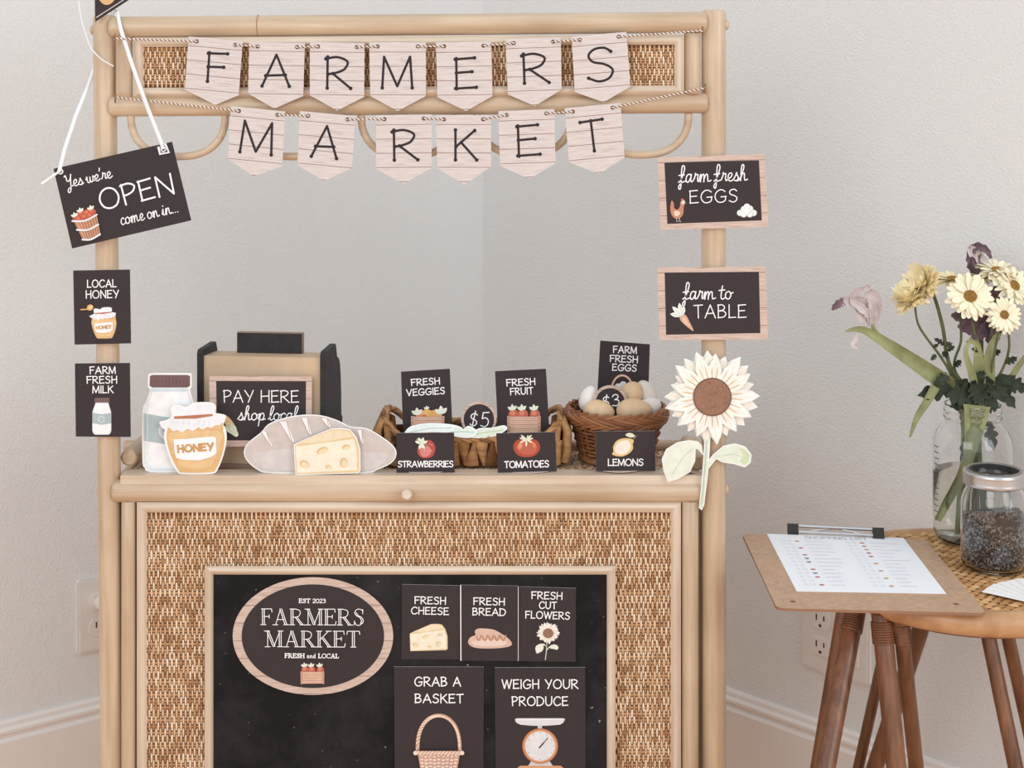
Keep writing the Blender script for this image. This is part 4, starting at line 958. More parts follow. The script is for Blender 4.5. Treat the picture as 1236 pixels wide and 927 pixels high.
# ------------------------------------------------------------------ braided rectangular basket
M_hy = island('water_hyacinth', [(120, 78, 44), (166, 118, 74), (196, 150, 102), (146, 100, 60), (208, 168, 122)], .6, (60, 60, 220))
M_hydark = flat('basket_core', (84, 56, 34), .85)
bx0, bx1, by0, by1 = -.166, .0665, 1.806, 1.890; bz0, bz1 = ZC+.002, .598
bas = empty('tray_basket', ((bx0+bx1)/2, (by0+by1)/2, ZC), 'rectangular brown braided tray basket behind the STRAWBERRIES and TOMATOES cards', 'basket')
def rrect(x0, x1, y0, y1, r, n=6):
    out = []
    for cx, cy, a in ((x1-r, y0+r, -90), (x1-r, y1-r, 0), (x0+r, y1-r, 90), (x0+r, y0+r, 180)): out += arc(cx, cy, r, r, a, a+90, n)
    return out
mb = MB(); o_, i_ = rrect(bx0+.006, bx1-.006, by0+.006, by1-.006, .016), rrect(bx0+.010, bx1-.010, by0+.010, by1-.010, .012); n = len(o_)
v = [(x, y, z) for z in (bz0, bz1) for x, y in o_]+[(x, y, z) for z in (bz0, bz1) for x, y in i_]
mb.add(v, [(k, (k+1) % n, n+(k+1) % n, n+k) for k in range(n)]+[(2*n+k, 3*n+k, 3*n+(k+1) % n, 2*n+(k+1) % n) for k in range(n)]+[(n+k, n+(k+1) % n, 3*n+(k+1) % n, 3*n+k) for k in range(n)])
mb.add([(x, y, bz0) for x, y in o_], [list(range(n-1, -1, -1))]); mb.add([(x, y, bz0+.003) for x, y in i_], [list(range(n))]); mb.build('wall', M_hydark, bas)
# flat leaf strips folded in alternate triangles round the wall
path = rrect(bx0+.004, bx1-.004, by0+.004, by1-.004, .018, 8); path.append(path[0]); cum = [0]
for a, b in zip(path, path[1:]): cum.append(cum[-1]+math.hypot(b[0]-a[0], b[1]-a[1]))
def along(s_):
    s_ %= cum[-1]
    for k in range(len(path)-1):
        if cum[k+1] >= s_:
            t = (s_-cum[k])/max(1e-9, cum[k+1]-cum[k]); a, b = path[k], path[k+1]; dx, dy = b[0]-a[0], b[1]-a[1]; L = math.hypot(dx, dy) or 1
            return Vector((a[0]+dx*t, a[1]+dy*t, 0)), Vector((dy/L, -dx/L, 0))
mb = MB(); N = int(cum[-1]/.0115)
for k in range(N):
    s0 = cum[-1]*k/N; up = k % 2; w0, w1 = (.0092, .0018) if up else (.0018, .0092); lean = .004*(1 if up else -1)*rnd.uniform(.4, 1.2)
    vs = []; H = bz1-bz0-.006
    for r in range(6):
        t = r/5; w = w0+(w1-w0)*t
        for a in range(5):
            ta = -1+a*.5; p, nn = along(s0+ta*w+lean*(t-.5)); vs.append(p+nn*(.0006+.0042*(1-ta*ta)*(.4+.6*math.sin(PI*(.15+.7*t)))+(.0012 if up else 0))+Vector((0, 0, bz0+.001+H*t)))
    mb.add(vs, [(r*5+a, r*5+a+1, (r+1)*5+a+1, (r+1)*5+a) for r in range(5) for a in range(4)], 0, True)
mb.build('woven_strip', M_hy, bas)
# rolled rim of twisted leaf, taller at the ends
mb = MB(); rim = rrect(bx0+.005, bx1-.005, by0+.005, by1-.005, .018, 8)
def rimz(x): 
    e = min(abs(x-bx0), abs(x-bx1)); return bz1+.000+(.020 if e < .030 else 0)*math.cos(PI/2*min(1, e/.030))
fine = []
for a, b in zip(rim, rim[1:]+rim[:1]):
    m_ = max(1, int(math.hypot(b[0]-a[0], b[1]-a[1])/.004))
    fine += [(a[0]+(b[0]-a[0])*t/m_, a[1]+(b[1]-a[1])*t/m_) for t in range(m_)]
for ph in range(3):
    q = []
    for k, (x, y) in enumerate(fine):
        a = k/len(fine)*2*PI*16+ph*2*PI/3; z = rimz(x)+(.007 if y > (by0+by1)/2 else 0)
        nx = x-(bx0+bx1)/2; ny = y-(by0+by1)/2; q.append((x+math.cos(a)*.0026*math.copysign(1, nx)*(1 if abs(nx) > .1 else .1), y+math.cos(a)*.0022, z-.003+math.sin(a)*.0022))
    mb.tube(q, .0027, 8, 0, False, True)
mb.build('rim', M_hy, bas)
for x in (bx0+.002, bx1-.002):
    mb = MB()
    for kx, dy in enumerate((.010, .024, .046, .060)):
        s_ = -1 if x < -.05 else 1
        mb.tube([(x+s_*.001, by0+dy, bz0+.004), (x+s_*.0045, by0+dy, bz0+.016), (x+s_*.005, by0+dy+.003, bz1+.006), (x, by0+dy+.005, bz1+.019), (x-s_*.008, by0+dy+.004, bz1+.012), (x-s_*.010, by0+dy+.002, bz1-.008)], .0058, 8, 0)
    mb.build('end_wrap', M_hy, bas)
loc_children(bas)
def flap(card, x0, x1, y, col=M_white):
    """the curled tab of card that lets it stand"""
    mb = MB(); sc = card.sc; u0, u1 = (x0-card.cx)*sc, (x1-card.cx)*sc; zb = -(y-card.cy)*sc; vs = []
    for k in range(9):
        u = u0+(u1-u0)*k/8; b = .008*math.sin(PI*k/8)
        vs += [(u, .0006-b*.9, zb+.0002), (u, .022, zb+.0002), (u, .0006-b*.9, zb+.0008), (u, .022, zb+.0008)]
    mb.add(vs, [f for k in range(8) for f in ((4*k, 4*k+4, 4*k+5, 4*k+1), (4*k+2, 4*k+3, 4*k+7, 4*k+6), (4*k, 4*k+2, 4*k+6, 4*k+4))], 0); mb.build('standing_tab', col, card.o)
M_tab = flat('tab_paper', (214, 190, 178), .7)
vg = Card('veggies_card', [(484, 448.5), (543, 445), (547, 536), (487, 538)], 1.832, 'black FRESH VEGGIES card standing in the tray basket', 'card', edge=M_white)
lettering(vg, [('FRESH', 496, 531.5, 465, 8.8), ('VEGGIES', 490.5, 537.5, 477, 9)], w=1.2); pic(vg, d_crate, (0, 0, 40, 30), (495.5, 490.5, 537, 523), True)
fr = Card('fruit_card', [(597.5, 448), (659, 445), (664, 536), (602, 538)], 1.832, 'black FRESH FRUIT card standing in the tray basket', 'card', edge=M_white)
lettering(fr, [('FRESH', 611, 646.5, 465.6, 9), ('FRUIT', 615.5, 644, 476.4, 9)], w=1.2); pic(fr, d_crate, (0, 0, 40, 30), (611.5, 490.5, 653, 523))
def price(cx, cy, r, ri, Y, t, lab, h, wid, turn=0, dx=0, dy=0):
    c = Card('price_tag', [(cx+r*math.cos(2*PI*k/40), cy+r*math.sin(2*PI*k/40)) for k in range(40)], Y, lab, 'price tag', M_rim, .0008, roll=0)
    p = c.pr(.0001); p.ell(cx, cy, ri, ri, M_card, n=40); p.build('tag_face', c.o)
    p = c.pr(.0004); p.text(t, cx+dx, cy+h*.5+dy, wid, h, 1.2, gap=.22, slant=.05, turn=turn); p.build('lettering', c.o); return c
price(578, 506, 21.3, 18.3, 1.826, '$5', 'round wood-rimmed price tag reading $5, in the tray basket', 19, 24)
st = Card('strawberries_card', [(478.4, 522.5), (548, 522), (549, 570.3), (478.6, 571)], 1.7745, 'black STRAWBERRIES card standing before the tray basket', 'card', edge=M_white, roll=.006)
lettering(st, [('STRAWBERRIES', 480, 547.5, 564, 8.2)], w=1.2, gap=.13); pic(st, d_strawberry, (0, 0, 24, 27), (501.5, 527, 526, 553.8)); flap(st, 492, 535, 570.3, M_tab)
tm = Card('tomatoes_card', [(599, 523), (670, 521.3), (672, 569), (600.8, 570.6)], 1.7745, 'black TOMATOES card standing before the tray basket', 'card', edge=M_white)
lettering(tm, [('TOMATOES', 608.5, 663, 564.6, 8.9)], w=1.3, gap=.14); pic(tm, d_tomato, (0, 0, 34, 27), (619, 525, 652.5, 552)); flap(tm, 617, 662, 570.2, M_tab)
lm = Card('lemons_card', [(719, 520.5), (790.5, 520), (791, 568.3), (719.4, 569)], 1.7745, 'black LEMONS card standing before the round egg basket', 'card', edge=M_white)
lettering(lm, [('LEMONS', 733.5, 776.8, 562.4, 9)], w=1.2, gap=.15); pic(lm, d_lemon, (0, 0, 28, 26), (738.5, 527.5, 765.5, 551.5)); flap(lm, 727, 770, 569, M_tab)
# leafy paper pieces lying in the tray basket
for k, (px, py, Y, rx, ry, rz, name, lab, pts, c) in enumerate([
    (519, 517, 1.812, 40, 0, 8, 'vegetable_cutout', 'long white paper vegetable lying behind the STRAWBERRIES card', [(-30, -9), (-24, 3), (0, 7), (28, 4), (40, -2), (30, -7), (0, -5)], (236, 238, 234)),
    (558, 521, 1.810, 30, 4, -6, 'vegetable_cutout', 'pale green paper leaf lying below the left of the $5 tag', [(-18, -4), (-10, 6), (0, 3), (7, 8), (18, 2), (12, -6), (-4, -7)], (226, 234, 226)),
    (586, 522, 1.812, 34, -5, 10, 'vegetable_cutout', 'cream and green paper leaf lying below the right of the $5 tag', [(-20, -2), (-8, 6), (8, 5), (24, 6), (26, 0), (10, -6), (-8, -6)], (224, 230, 208))]):
    sc = Y/FPX; q = [(x*sc, y*sc) for x, y in catmull(pts, 4, True)]
    mb = MB(); mb.prism(q, lambda u, v, w: (u, w, v), 0, .0008); o = mb.build(name, M_white, None, P(px, py, Y), (math.radians(-rx), math.radians(ry), math.radians(rz))); tag(o, lab, 'paper cutout', 'paper vegetables in the tray basket')
    pr_ = Print(0, 0, sc, 0, -.0001); pr_.poly([(x*.86, -y*.8) for x, y in catmull(pts, 4, True)], c); pr_.line([(pts[0][0]*.8, -pts[0][1]*.5), (0, 0), (pts[4][0]*.8, -pts[4][1]*.4)], .9, (176, 194, 170)); pr_.build('picture', o)

# ------------------------------------------------------------------ round wicker basket with eggs
M_wick = island('red_brown_wicker', [(112, 68, 42), (136, 86, 54), (156, 104, 68), (124, 76, 46)], .4)
EY = 1.852; EX = (744-618)/FPX*EY; R0, R1, ZR = .0440, .0590, .6235
eb = empty('egg_basket', (EX, EY, ZC), 'round reddish wicker basket holding eggs, right end of the counter', 'basket')
mb = MB(); mb.lathe([(0, .003), (R0-.003, .003), (R1-.004, ZR-ZC-.004)], (EX, EY, ZC), 40, 0, True); mb.lathe([(0, .0), (R0-.001, .0), (R1-.0022, ZR-ZC-.004), (R1-.004, ZR-ZC-.004)], (EX, EY, ZC), 40); mb.build('lining', flat('wicker_core', (66, 38, 22), .9), eb)
mb = MB(); NS = 26; rows = 12
for r in range(rows):
    z = ZC+.003+(ZR-ZC-.010)*r/(rows-1); R = R0+(R1-R0)*r/(rows-1); q = []
    for k in range(NS*4):
        a = 2*PI*k/(NS*4); am = .0017*math.cos(a*NS/2*1.0+PI*(r % 2)); q.append((EX+(R+am)*math.cos(a), EY+(R+am)*math.sin(a), z))
    mb.tube(q, .0019, 7, 0, False, True)
mb.build('wicker_wall', M_wick, eb)
mb = MB()
for k in range(NS):
    a = 2*PI*k/NS; mb.tube([(EX+R0*math.cos(a), EY+R0*math.sin(a), ZC+.001), (EX+R1*math.cos(a), EY+R1*math.sin(a), ZR)], .0019, 6)
mb.build('stake', M_wick, eb)
mb = MB()
for lay, (dr, dz, sg) in enumerate(((.0032, -.006, 1), (.0048, -.001, -1), (.0022, .003, 1))):
    NB = 27
    for k in range(NB):
        q = []
        for t in range(7):
            f = t/6-.5; a = 2*PI*(k+f*2.6)/NB; q.append((EX+(R1+dr+.0022*math.cos(f*PI))*math.cos(a), EY+(R1+dr+.0022*math.cos(f*PI))*math.sin(a), ZR-.002+dz+sg*f*.0085))
        mb.tube(q, .0025, 6)
mb.build('braided_rim', M_wick, eb)
q = [(EX+(R0+.002)*math.cos(2*PI*k/60), EY+(R0+.002)*math.sin(2*PI*k/60), ZC+.004+.001*(k % 2)) for k in range(60)]
mb = MB(); mb.tube(q, .0036, 8, 0, False, True); mb.build('foot_ring', M_wick, eb)
loc_children(eb)
M_egt = flat('tan_wood_egg', (222, 190, 154), .55, 0, .3, .04, 60); M_egw = flat('white_egg', (236, 230, 226), .5, 0, .3, .02, 60); M_egg = flat('grey_white_egg', (224, 214, 206), .5, 0, .3, .02, 60)
for px, py, Y, rl, rr_, ax, m, lab in [
    (711, 482, 1.855, .0175, .0125, (.25, 0, 1), M_egw, 'white egg standing at the left edge of the round wicker basket'),
    (723, 497, 1.832, .0200, .0148, (1, .1, -.12), M_egt, 'tan egg lying at front left of the wicker basket, before the $3 tag'),
    (765.5, 496, 1.832, .0228, .0158, (1, -.1, .05), M_egt, 'tan egg lying at front right of the wicker basket'),
    (762, 476, 1.860, .0170, .0150, (.5, .2, 1), M_egt, 'tan egg upright in the middle of the wicker basket, beside the $3 tag'),
    (779, 476, 1.872, .0185, .0140, (-.3, .1, 1), M_egg, 'greyish white egg at the back right of the wicker basket'),
    (783, 494, 1.850, .0190, .0140, (.8, .5, .4), M_egw, 'white egg peeping from behind the front right tan egg'),
    (735, 470, 1.895, .0170, .0135, (1, .3, .2), M_egt, 'tan egg hidden at the back of the wicker basket, behind the $3 tag')]:
    if 'hidden' in lab: continue
    M = Vector(ax).normalized().to_track_quat('Z', 'Y').to_matrix(); mb = MB(); mb.ball((0, 0, 0), rr_, rr_, rl, M, 28, 18, 0, .12)
    tag(mb.build('egg', m, None, P(px, py, Y)), lab, 'egg', 'eggs in the wicker basket')
# lower layer of eggs that carries the ones in view
for k in range(5):
    a = 2*PI*k/5+.3; mb = MB(); mb.ball((0, 0, 0), .0142, .0142, .0185, Vector((math.cos(a*2), math.sin(a*2), .2)).normalized().to_track_quat('Z', 'Y').to_matrix(), 20, 12, 0, .12)
    tag(mb.build('egg', M_egt, None, (EX+.026*math.cos(a), EY+.026*math.sin(a), ZC+.022)), 'egg in the lower layer inside the wicker basket', 'egg', 'lower layer of eggs in the wicker basket')
pt = price(736.5, 486, 21, 17.6, 1.838, '$3', 'round wood-rimmed price tag reading $3, among the eggs', 15, 21, .12, 1, -2.5)
eg = Card('eggs_card', [(724.5, 411), (784.5, 415.5), (782, 492), (720, 490)], 1.884, 'black FARM FRESH EGGS card standing in the wicker basket', 'card', edge=M_white)
lettering(eg, [('FARM', 739.5, 768.7, 426.6, 9), ('FRESH', 735.6, 770, 437.6, 9), ('EGGS', 738.5, 768.5, 448, 9)], w=1.2, turn=.03)
p = eg.pr(.0002); pts = [(751-12.5*math.cos(PI*k/20), 470-17*math.sin(PI*k/20)) for k in range(21)]; p.line(pts, 2.6, (214, 164, 144))
for k in range(20): p.line([pts[k], ((pts[k][0]*.4+pts[k+1][0]*.6), pts[k][1]*.4+pts[k+1][1]*.6)], 1, (238, 210, 196))
for x, y in ((746, 466), (752, 463.5), (757, 466), (750, 468.5)): p.ell(x, y, 4, 3.6, (232, 230, 230))
p.poly([(738, 470), (764, 470), (761, 486), (741, 486)], (212, 168, 148)); p.build('picture', eg.o)
# folded paper price tent lying at the right end
mb = MB(); a = P(822, 572, 1.775)
mb.prism([(-.016, 0), (.016, 0), (.012, .0008), (.0, .0085), (-.002, .0085)], lambda u, v, w: (a.x+u, w, ZE+v), 1.770, 1.7708)
o = mb.build('price_tent', M_card); tag(o, 'small black folded tag lying behind the left leaf of the paper sunflower', 'card')

# ------------------------------------------------------------------ round rattan side table
M_tan1 = grain('honey_cane_across', (168, 122, 84), (210, 166, 122), (30, 30, 30)); M_tan_shade = grain('honey_cane_shaded', (88, 52, 33), (142, 94, 62), (80, 80, 8))  # second cane is darker: shade under the table top put into its colour
M_tweave = island('honey_weave', [(172, 124, 78), (196, 146, 98), (212, 166, 116), (226, 184, 136)], .5)
TX, TY, TZ, TR = .545, 1.745, .458, .153
tb = empty('side_table', (TX, TY, FZ), 'round honey-coloured rattan side table with splayed cane legs', 'table')
mb = MB(); mb.tube([(TX+TR*math.cos(2*PI*k/96), TY+TR*math.sin(2*PI*k/96), TZ-.0143) for k in range(96)], .0145, 18, 0, False, True); mb.build('rim', M_tan1, tb)
mb = MB(); mb.lathe([(0, .0), (TR, .0)], (TX, TY, TZ-.0045), 64, 1); mb.lathe([(TR, -.006), (0, -.006)], (TX, TY, TZ-.0045), 64, 1)
nx_ = 26; cs = 2*TR/nx_
def tf(u, v, h): return (TX-TR+v*cs*1.3, TY-TR+u*cs*.62+.0025*math.sin(v*1.9), TZ-.0042+h)
weave(mb, 42, 20, tf, lambda u, v: math.hypot(-TR+v*cs*1.3, -TR+u*cs*.62) > TR-.006, 1.0, .9, .0026); mb.build('woven_top', [M_tweave, M_weaveback], tb)
mb = MB(); mb.tube([(TX+(TR-.020)*math.cos(2*PI*k/72), TY+(TR-.020)*math.sin(2*PI*k/72), TZ-.030) for k in range(72)], .0075, 12, 0, False, True); mb.build('under_ring', M_tan_shade, tb)
def leg(p1, y1, p2, y2, r, wrap=True):
    a, b = P(p1[0], p1[1], y1), P(p2[0], p2[1], y2); d = b-a; a = a-d*(.02/abs(d.z)) if False else a; e = a+d*((a.z-FZ-.001)/(a.z-b.z))
    mb = MB(); mb.rod(a, e, r, 18, 0, 10, .3); l = mb.build('leg', M_tan_shade, tb)
    if wrap:
        mb = MB(); dn = d.normalized()
        for k in range(9):
            c = a+dn*(.012+k*.0027); s1 = dn.orthogonal().normalized(); s2 = dn.cross(s1)
            mb.tube([c+s1*(r+.0002)*math.cos(2*PI*j/20)+s2*(r+.0002)*math.sin(2*PI*j/20) for j in range(20)], .0016, 8, 0, False, True)
        mb.build('binding', M_tan_shade, l)
leg((1034, 726), 1.690, (996, 927), 1.600, .0112); leg((1022, 722), 1.745, (988, 927), 1.75, .0098, False)
leg((1063, 738), 1.650, (1082, 927), 1.615, .0112); leg((1086, 742), 1.638, (1106, 927), 1.690, .0088)
leg((1137, 681), 1.80, (1056, 927), 1.85, .0105, False); leg((1094, 667), 1.85, (1036, 927), 1.88, .0070, False)
leg((1184, 724), 1.66, (1226, 927), 1.62, .0085, False); leg((1204, 712), 1.70, (1252, 927), 1.74, .0080, False)
leg((1256, 724), 1.66, (1275, 927), 1.62, .0100, False)
loc_children(tb)

# ------------------------------------------------------------------ clipboard with the list
ZB = .4625
def onz(px, py, z):
    Y = (CAMZ-z)*FPX/(py-HOR); return Vector(((px-618)/FPX*Y, Y, z))
M_cb = flat('hardboard', (190, 157, 131), .6, 0, .3, .05, 150); M_cbe = flat('hardboard_edge', (150, 112, 88), .7)
q = [onz(895.5, 644, ZB), onz(1116, 651, ZB), onz(1191, 740, ZB), onz(937.7, 734, ZB)]
def roundq(q, r, n=5):
    out = []; m_ = len(q)
    for i in range(m_):
        a, b, c = q[i-1], q[i], q[(i+1) % m_]; u = (a-b).normalized(); w = (c-b).normalized()
        p0, p1 = b+u*r, b+w*r
        for k in range(n+1):
            t = k/n; out.append(p0*(1-t)**2+b*2*t*(1-t)+p1*t*t)
    return out
rq = roundq(q, .010)
mb = MB(); c0 = (q[0]+q[1]+q[2]+q[3])/4
mb.prism([(p.x, p.y) for p in reversed(rq)], lambda u, v, w: (u, v, w), ZB-.0032, ZB)
for i in range(len(mb.m)): mb.m[i] = 0 if i < 2 else 1
clip = empty('clipboard', (c0.x, c0.y, ZB-.0032), 'brown hardboard clipboard overhanging the left of the rattan table', 'clipboard')
mb.build('board', [M_cb, M_cbe], clip)
ca, cb2 = onz(957, 643.5, ZB), onz(1060, 648.5, ZB); dirc = (cb2-ca).normalized(); nrm = Vector((-dirc.y, dirc.x, 0))
mb = MB(); up = Vector((0, 0, 1)); mb.tube([ca+up*.0085+nrm*.004, cb2+up*.0085+nrm*.004], .0022, 12); mb.tube([ca+up*.004-nrm*.006, cb2+up*.004-nrm*.006], .0018, 12)
mid = (ca+cb2)/2; mb.tube(catmull([tuple(p) for p in (ca+up*.004-nrm*.004+dirc*.018, mid-dirc*.012+up*.006+nrm*.003, mid+up*.0075+nrm*.004, mid+dirc*.012+up*.006+nrm*.003, cb2+up*.004-nrm*.004-dirc*.018)], 6), .0012, 8)
mb.build('clip_bar', M_metal, clip)
for e, s_ in ((ca, 1), (cb2, -1)):
    mb = MB(); mb.prism([(-.009, 0), (.007, 0), (.008, .004), (.005, .011), (-.001, .0125), (-.009, .006)], lambda u, v, w: e+nrm*u+up*v+dirc*w, -.007, .007); mb.build('clip_end', flat('black_plastic', (40, 36, 36), .4, 0, .5), clip)
mb = MB()
for px, py in ((957, 726), (1154, 729)):
    c = onz(px, py, ZB+.0002); mb.lathe([(0, .0001), (.003, .0001)], (c.x, c.y, c.z), 12)
mb.build('rivet_hole', flat('rivet_dark', (120, 88, 68), .6), clip)
loc_children(clip)
pq = [onz(925.6, 645, ZB), onz(1090.6, 650, ZB), onz(1142, 717, ZB), onz(961.5, 714, ZB)]
mb = MB(); mb.prism([(p.x, p.y) for p in reversed(pq)], lambda u, v, w: (u, v, w), ZB+.0001, ZB+.0007); pc = sum(pq, Vector())/4
sheet = mb.build('list_sheet', flat('list_paper', (243, 245, 250), .8)); sheet.data.transform(Matrix.Translation(-Vector((pc.x, pc.y, ZB)))); sheet.location = (pc.x, pc.y, ZB)
tag(sheet, 'white printed SHOPPING LIST sheet held under the clip of the clipboard', 'paper')
def bil(u, v):
    return pq[0]*(1-u)*(1-v)+pq[1]*u*(1-v)+pq[2]*u*v+pq[3]*(1-u)*v
ZK = [0]
def flatstroke(mb, pts, w, z, mi):
    ZK[0] += 1; z += ZK[0]*.000002
    pts = [Vector((p.x, p.y, z)) for p in pts]
    for a, b in zip(pts, pts[1:]):
        d = b-a
        if d.length < 1e-7: continue
        s_ = Vector((-d.y, d.x, 0)).normalized()*w/2; mb.add([a-s_, b-s_, b+s_, a+s_], [(0, 1, 2, 3)], mi)
mb = MB(); x = 0; T = 'SHOPPING LIST'; tot = sum(CAPS[c][0]+.2 for c in T)
for ch in T:
    for st in CAPS[ch][1]: flatstroke(mb, [bil(.27+.46*(x+p[0])/tot, .075-p[1]*.05) for p in st], .0007, ZB+.0009, 0)
    x += CAPS[ch][0]+.2
r_ = random.Random(5)
for c in (0, 1):
    for k in range(13):
        v_ = .13+k*.064; u_ = .30+.5*c-(.05 if c == 0 else .08); L = r_.uniform(.09, .2)
        n_ = int(L/.008); flatstroke(mb, [bil(u_+L*j/n_, v_+.004*(1 if j % 2 else -1)) for j in range(n_+1)], .0005, ZB+.0009, 1)
        for b_ in (0, .05): flatstroke(mb, [bil(u_-.17+b_, v_-.012), bil(u_-.17+b_, v_+.012), bil(u_-.15+b_, v_+.012), bil(u_-.15+b_, v_-.012), bil(u_-.17+b_, v_-.012)], .0003, ZB+.0009, 1)
        if k % 2 == 0 or r_.random() < .3:
            m_ = r_.choice((2, 2, 3, 4)); cpt = bil(u_-.055, v_); mb.add([(cpt.x+.0032*math.cos(a*PI/4), cpt.y+.0026*math.sin(a*PI/4), ZB+.0009) for a in range(8)], [list(range(8))], m_)
o = mb.build('lettering', [flat('list_ink', (110, 106, 112), .8), flat('list_faint_ink', (176, 174, 182), .8), ink((190, 120, 110)), ink((206, 160, 120)), ink((120, 124, 150))], sheet); o.data.transform(Matrix.Translation(-Vector((pc.x, pc.y, ZB))))

# ------------------------------------------------------------------ seed jar, vase and cards on the table
ZT = TZ+.0004
def jar(name, c, prof_out, thick, seg=56):
    """closed glass wall: outer profile then inner profile"""
    inn = [(max(0, r-thick), z) for r, z in prof_out]; inn[0] = (0, thick*1.6); k = 0
    ins = [(0, thick*1.6)]+[(r-thick, max(z, thick*1.6)) for r, z in prof_out if r > thick*1.5]
    prof = [(0, 0)]+[p for p in prof_out if p[0] > 0]+list(reversed(ins))
    mb = MB(); mb.lathe(prof, c, seg, 0); return mb
jc = ((1199.5-618)/FPX*1.742, 1.742, ZT)
JP = [(0, 0), (.030, 0), (.0345, .0015), (.0375, .006), (.0388, .014), (.0388, .074), (.0380, .082), (.0352, .090), (.0325, .095), (.0318, .099), (.0318, .118)]
sj = empty('seed_jar', jc, 'squat glass jar half full of dark seeds, closed by an open silver ring', 'jar')
jar('jar', jc, JP, .0022).build('glass_body', M_glass, sj)
mb = MB(); rp = [(.0295, .1165), (.0335, .1165), (.0352, .1155), (.0356, .112), (.0350, .110), (.0357, .108), (.0350, .1055), (.0357, .1035), (.0357, .101), (.0350, .0995), (.0340, .0995), (.0337, .103), (.0337, .1145), (.0300, .1152), (.0295, .1165)]
mb.lathe(rp, jc, 64); mb.build('screw_ring', M_metal, sj); loc_children(sj)
M_seed = island('seed_coat', [(84, 72, 68), (112, 100, 96), (146, 136, 130), (96, 84, 80), (214, 206, 200), (124, 112, 106), (176, 166, 160)], .35)
mb = MB(); r_ = random.Random(11)
for k in range(3800):
    a = r_.uniform(0, 2*PI); top = .062+.005*math.sin(a*2+1)
    if k < 2700: R = .0352; z = r_.uniform(.006, top); R = .0352 if z > .012 else .030+.0052*(z-.004)/.008
    else: R = .035*math.sqrt(r_.random()); z = top-r_.uniform(0, .002)
    q = Euler((r_.uniform(0, 6), r_.uniform(0, 6), r_.uniform(0, 6))).to_matrix(); c = Vector((jc[0]+R*math.cos(a), jc[1]+R*math.sin(a), jc[2]+z)); s_ = r_.uniform(.7, 1.2)
    v6 = [Vector(t) for t in ((.0022, 0, 0), (-.0022, 0, 0), (0, .0011, 0), (0, -.0011, 0), (0, 0, .0009), (0, 0, -.0009))]
    mb.add([c+q @ (v*s_) for v in v6], [(0, 2, 4), (2, 1, 4), (1, 3, 4), (3, 0, 4), (2, 0, 5), (1, 2, 5), (3, 1, 5), (0, 3, 5)], 0, True)
mb.lathe([(0, .005), (.030, .005), (.0345, .012), (.0345, .060), (0, .060)], jc, 32, 1)
tag(mb.build('seeds', [M_seed, flat('seed_core', (58, 48, 44), .8)]), 'dark seeds filling the lower half of the squat jar', 'seeds', None, 'stuff')

VX, VY = (1174-618)/FPX*1.853, 1.853; vc = (VX, VY, ZT)
VP_ = [(0, 0), (.038, 0), (.044, .002), (.0478, .008), (.0492, .018), (.0492, .120), (.0478, .130), (.0440, .138), (.0385, .145), (.0352, .150), (.0345, .154), (.0362, .155), (.0362, .157), (.0345, .158), (.0345, .162), (.0360, .163), (.0360, .165), (.0345, .166), (.0345, .171), (.0352, .173)]
vs_ = empty('flower_vase', vc, 'tall clear glass jar used as a vase for the flowers', 'vase')
jar('jar', vc, VP_, .0024).build('glass_body', M_glass, vs_)
mb = MB()
for k in range(13):
    z = vc[2]+.030+k*.0075; a0 = PI+.05
    mb.tube([(VX+.0494*math.cos(a0+t*.07), VY+.0494*math.sin(a0+t*.07), z) for t in range(0, 4)], .0006, 6)
mb.build('measure_mark', flat('glass_mark', (92, 84, 80), .4), vs_)
mb = MB(); wl = ZT+.087
mb.lathe([(0, .0030), (.038, .0030), (.0430, .0042), (.0466, .0095), (.0480, .018), (.0480, .087), (0, .087)], vc, 56)
loc_children(vs_)
w_ = mb.build('water', M_water); tag(w_, 'clear water filling the lower half of the flower vase', 'water')
# white cards fanned out at the table's edge
for k in range(6):
    a = math.radians(140-k*9); piv = Vector((.597+.002*k, 1.622-.001*k, TZ+.0012+.0009*k)); L, W2 = .066, .036
    u = Vector((math.cos(a), math.sin(a), 0)); w2 = Vector((u.y, -u.x, 0))
    q = [piv-w2*W2/2, piv+u*L-w2*W2/2, piv+u*L+w2*W2/2, piv+w2*W2/2]; mb = MB()
    mb.prism([(p.x-piv.x, p.y-piv.y) for p in q], lambda x_, y_, z_: (x_, y_, z_), 0, .0006); o = mb.build('paper_card', M_white, None, piv)
    tag(o, 'small white card in the fan lying at the front of the rattan table', 'card', 'fan of white cards on the rattan table')

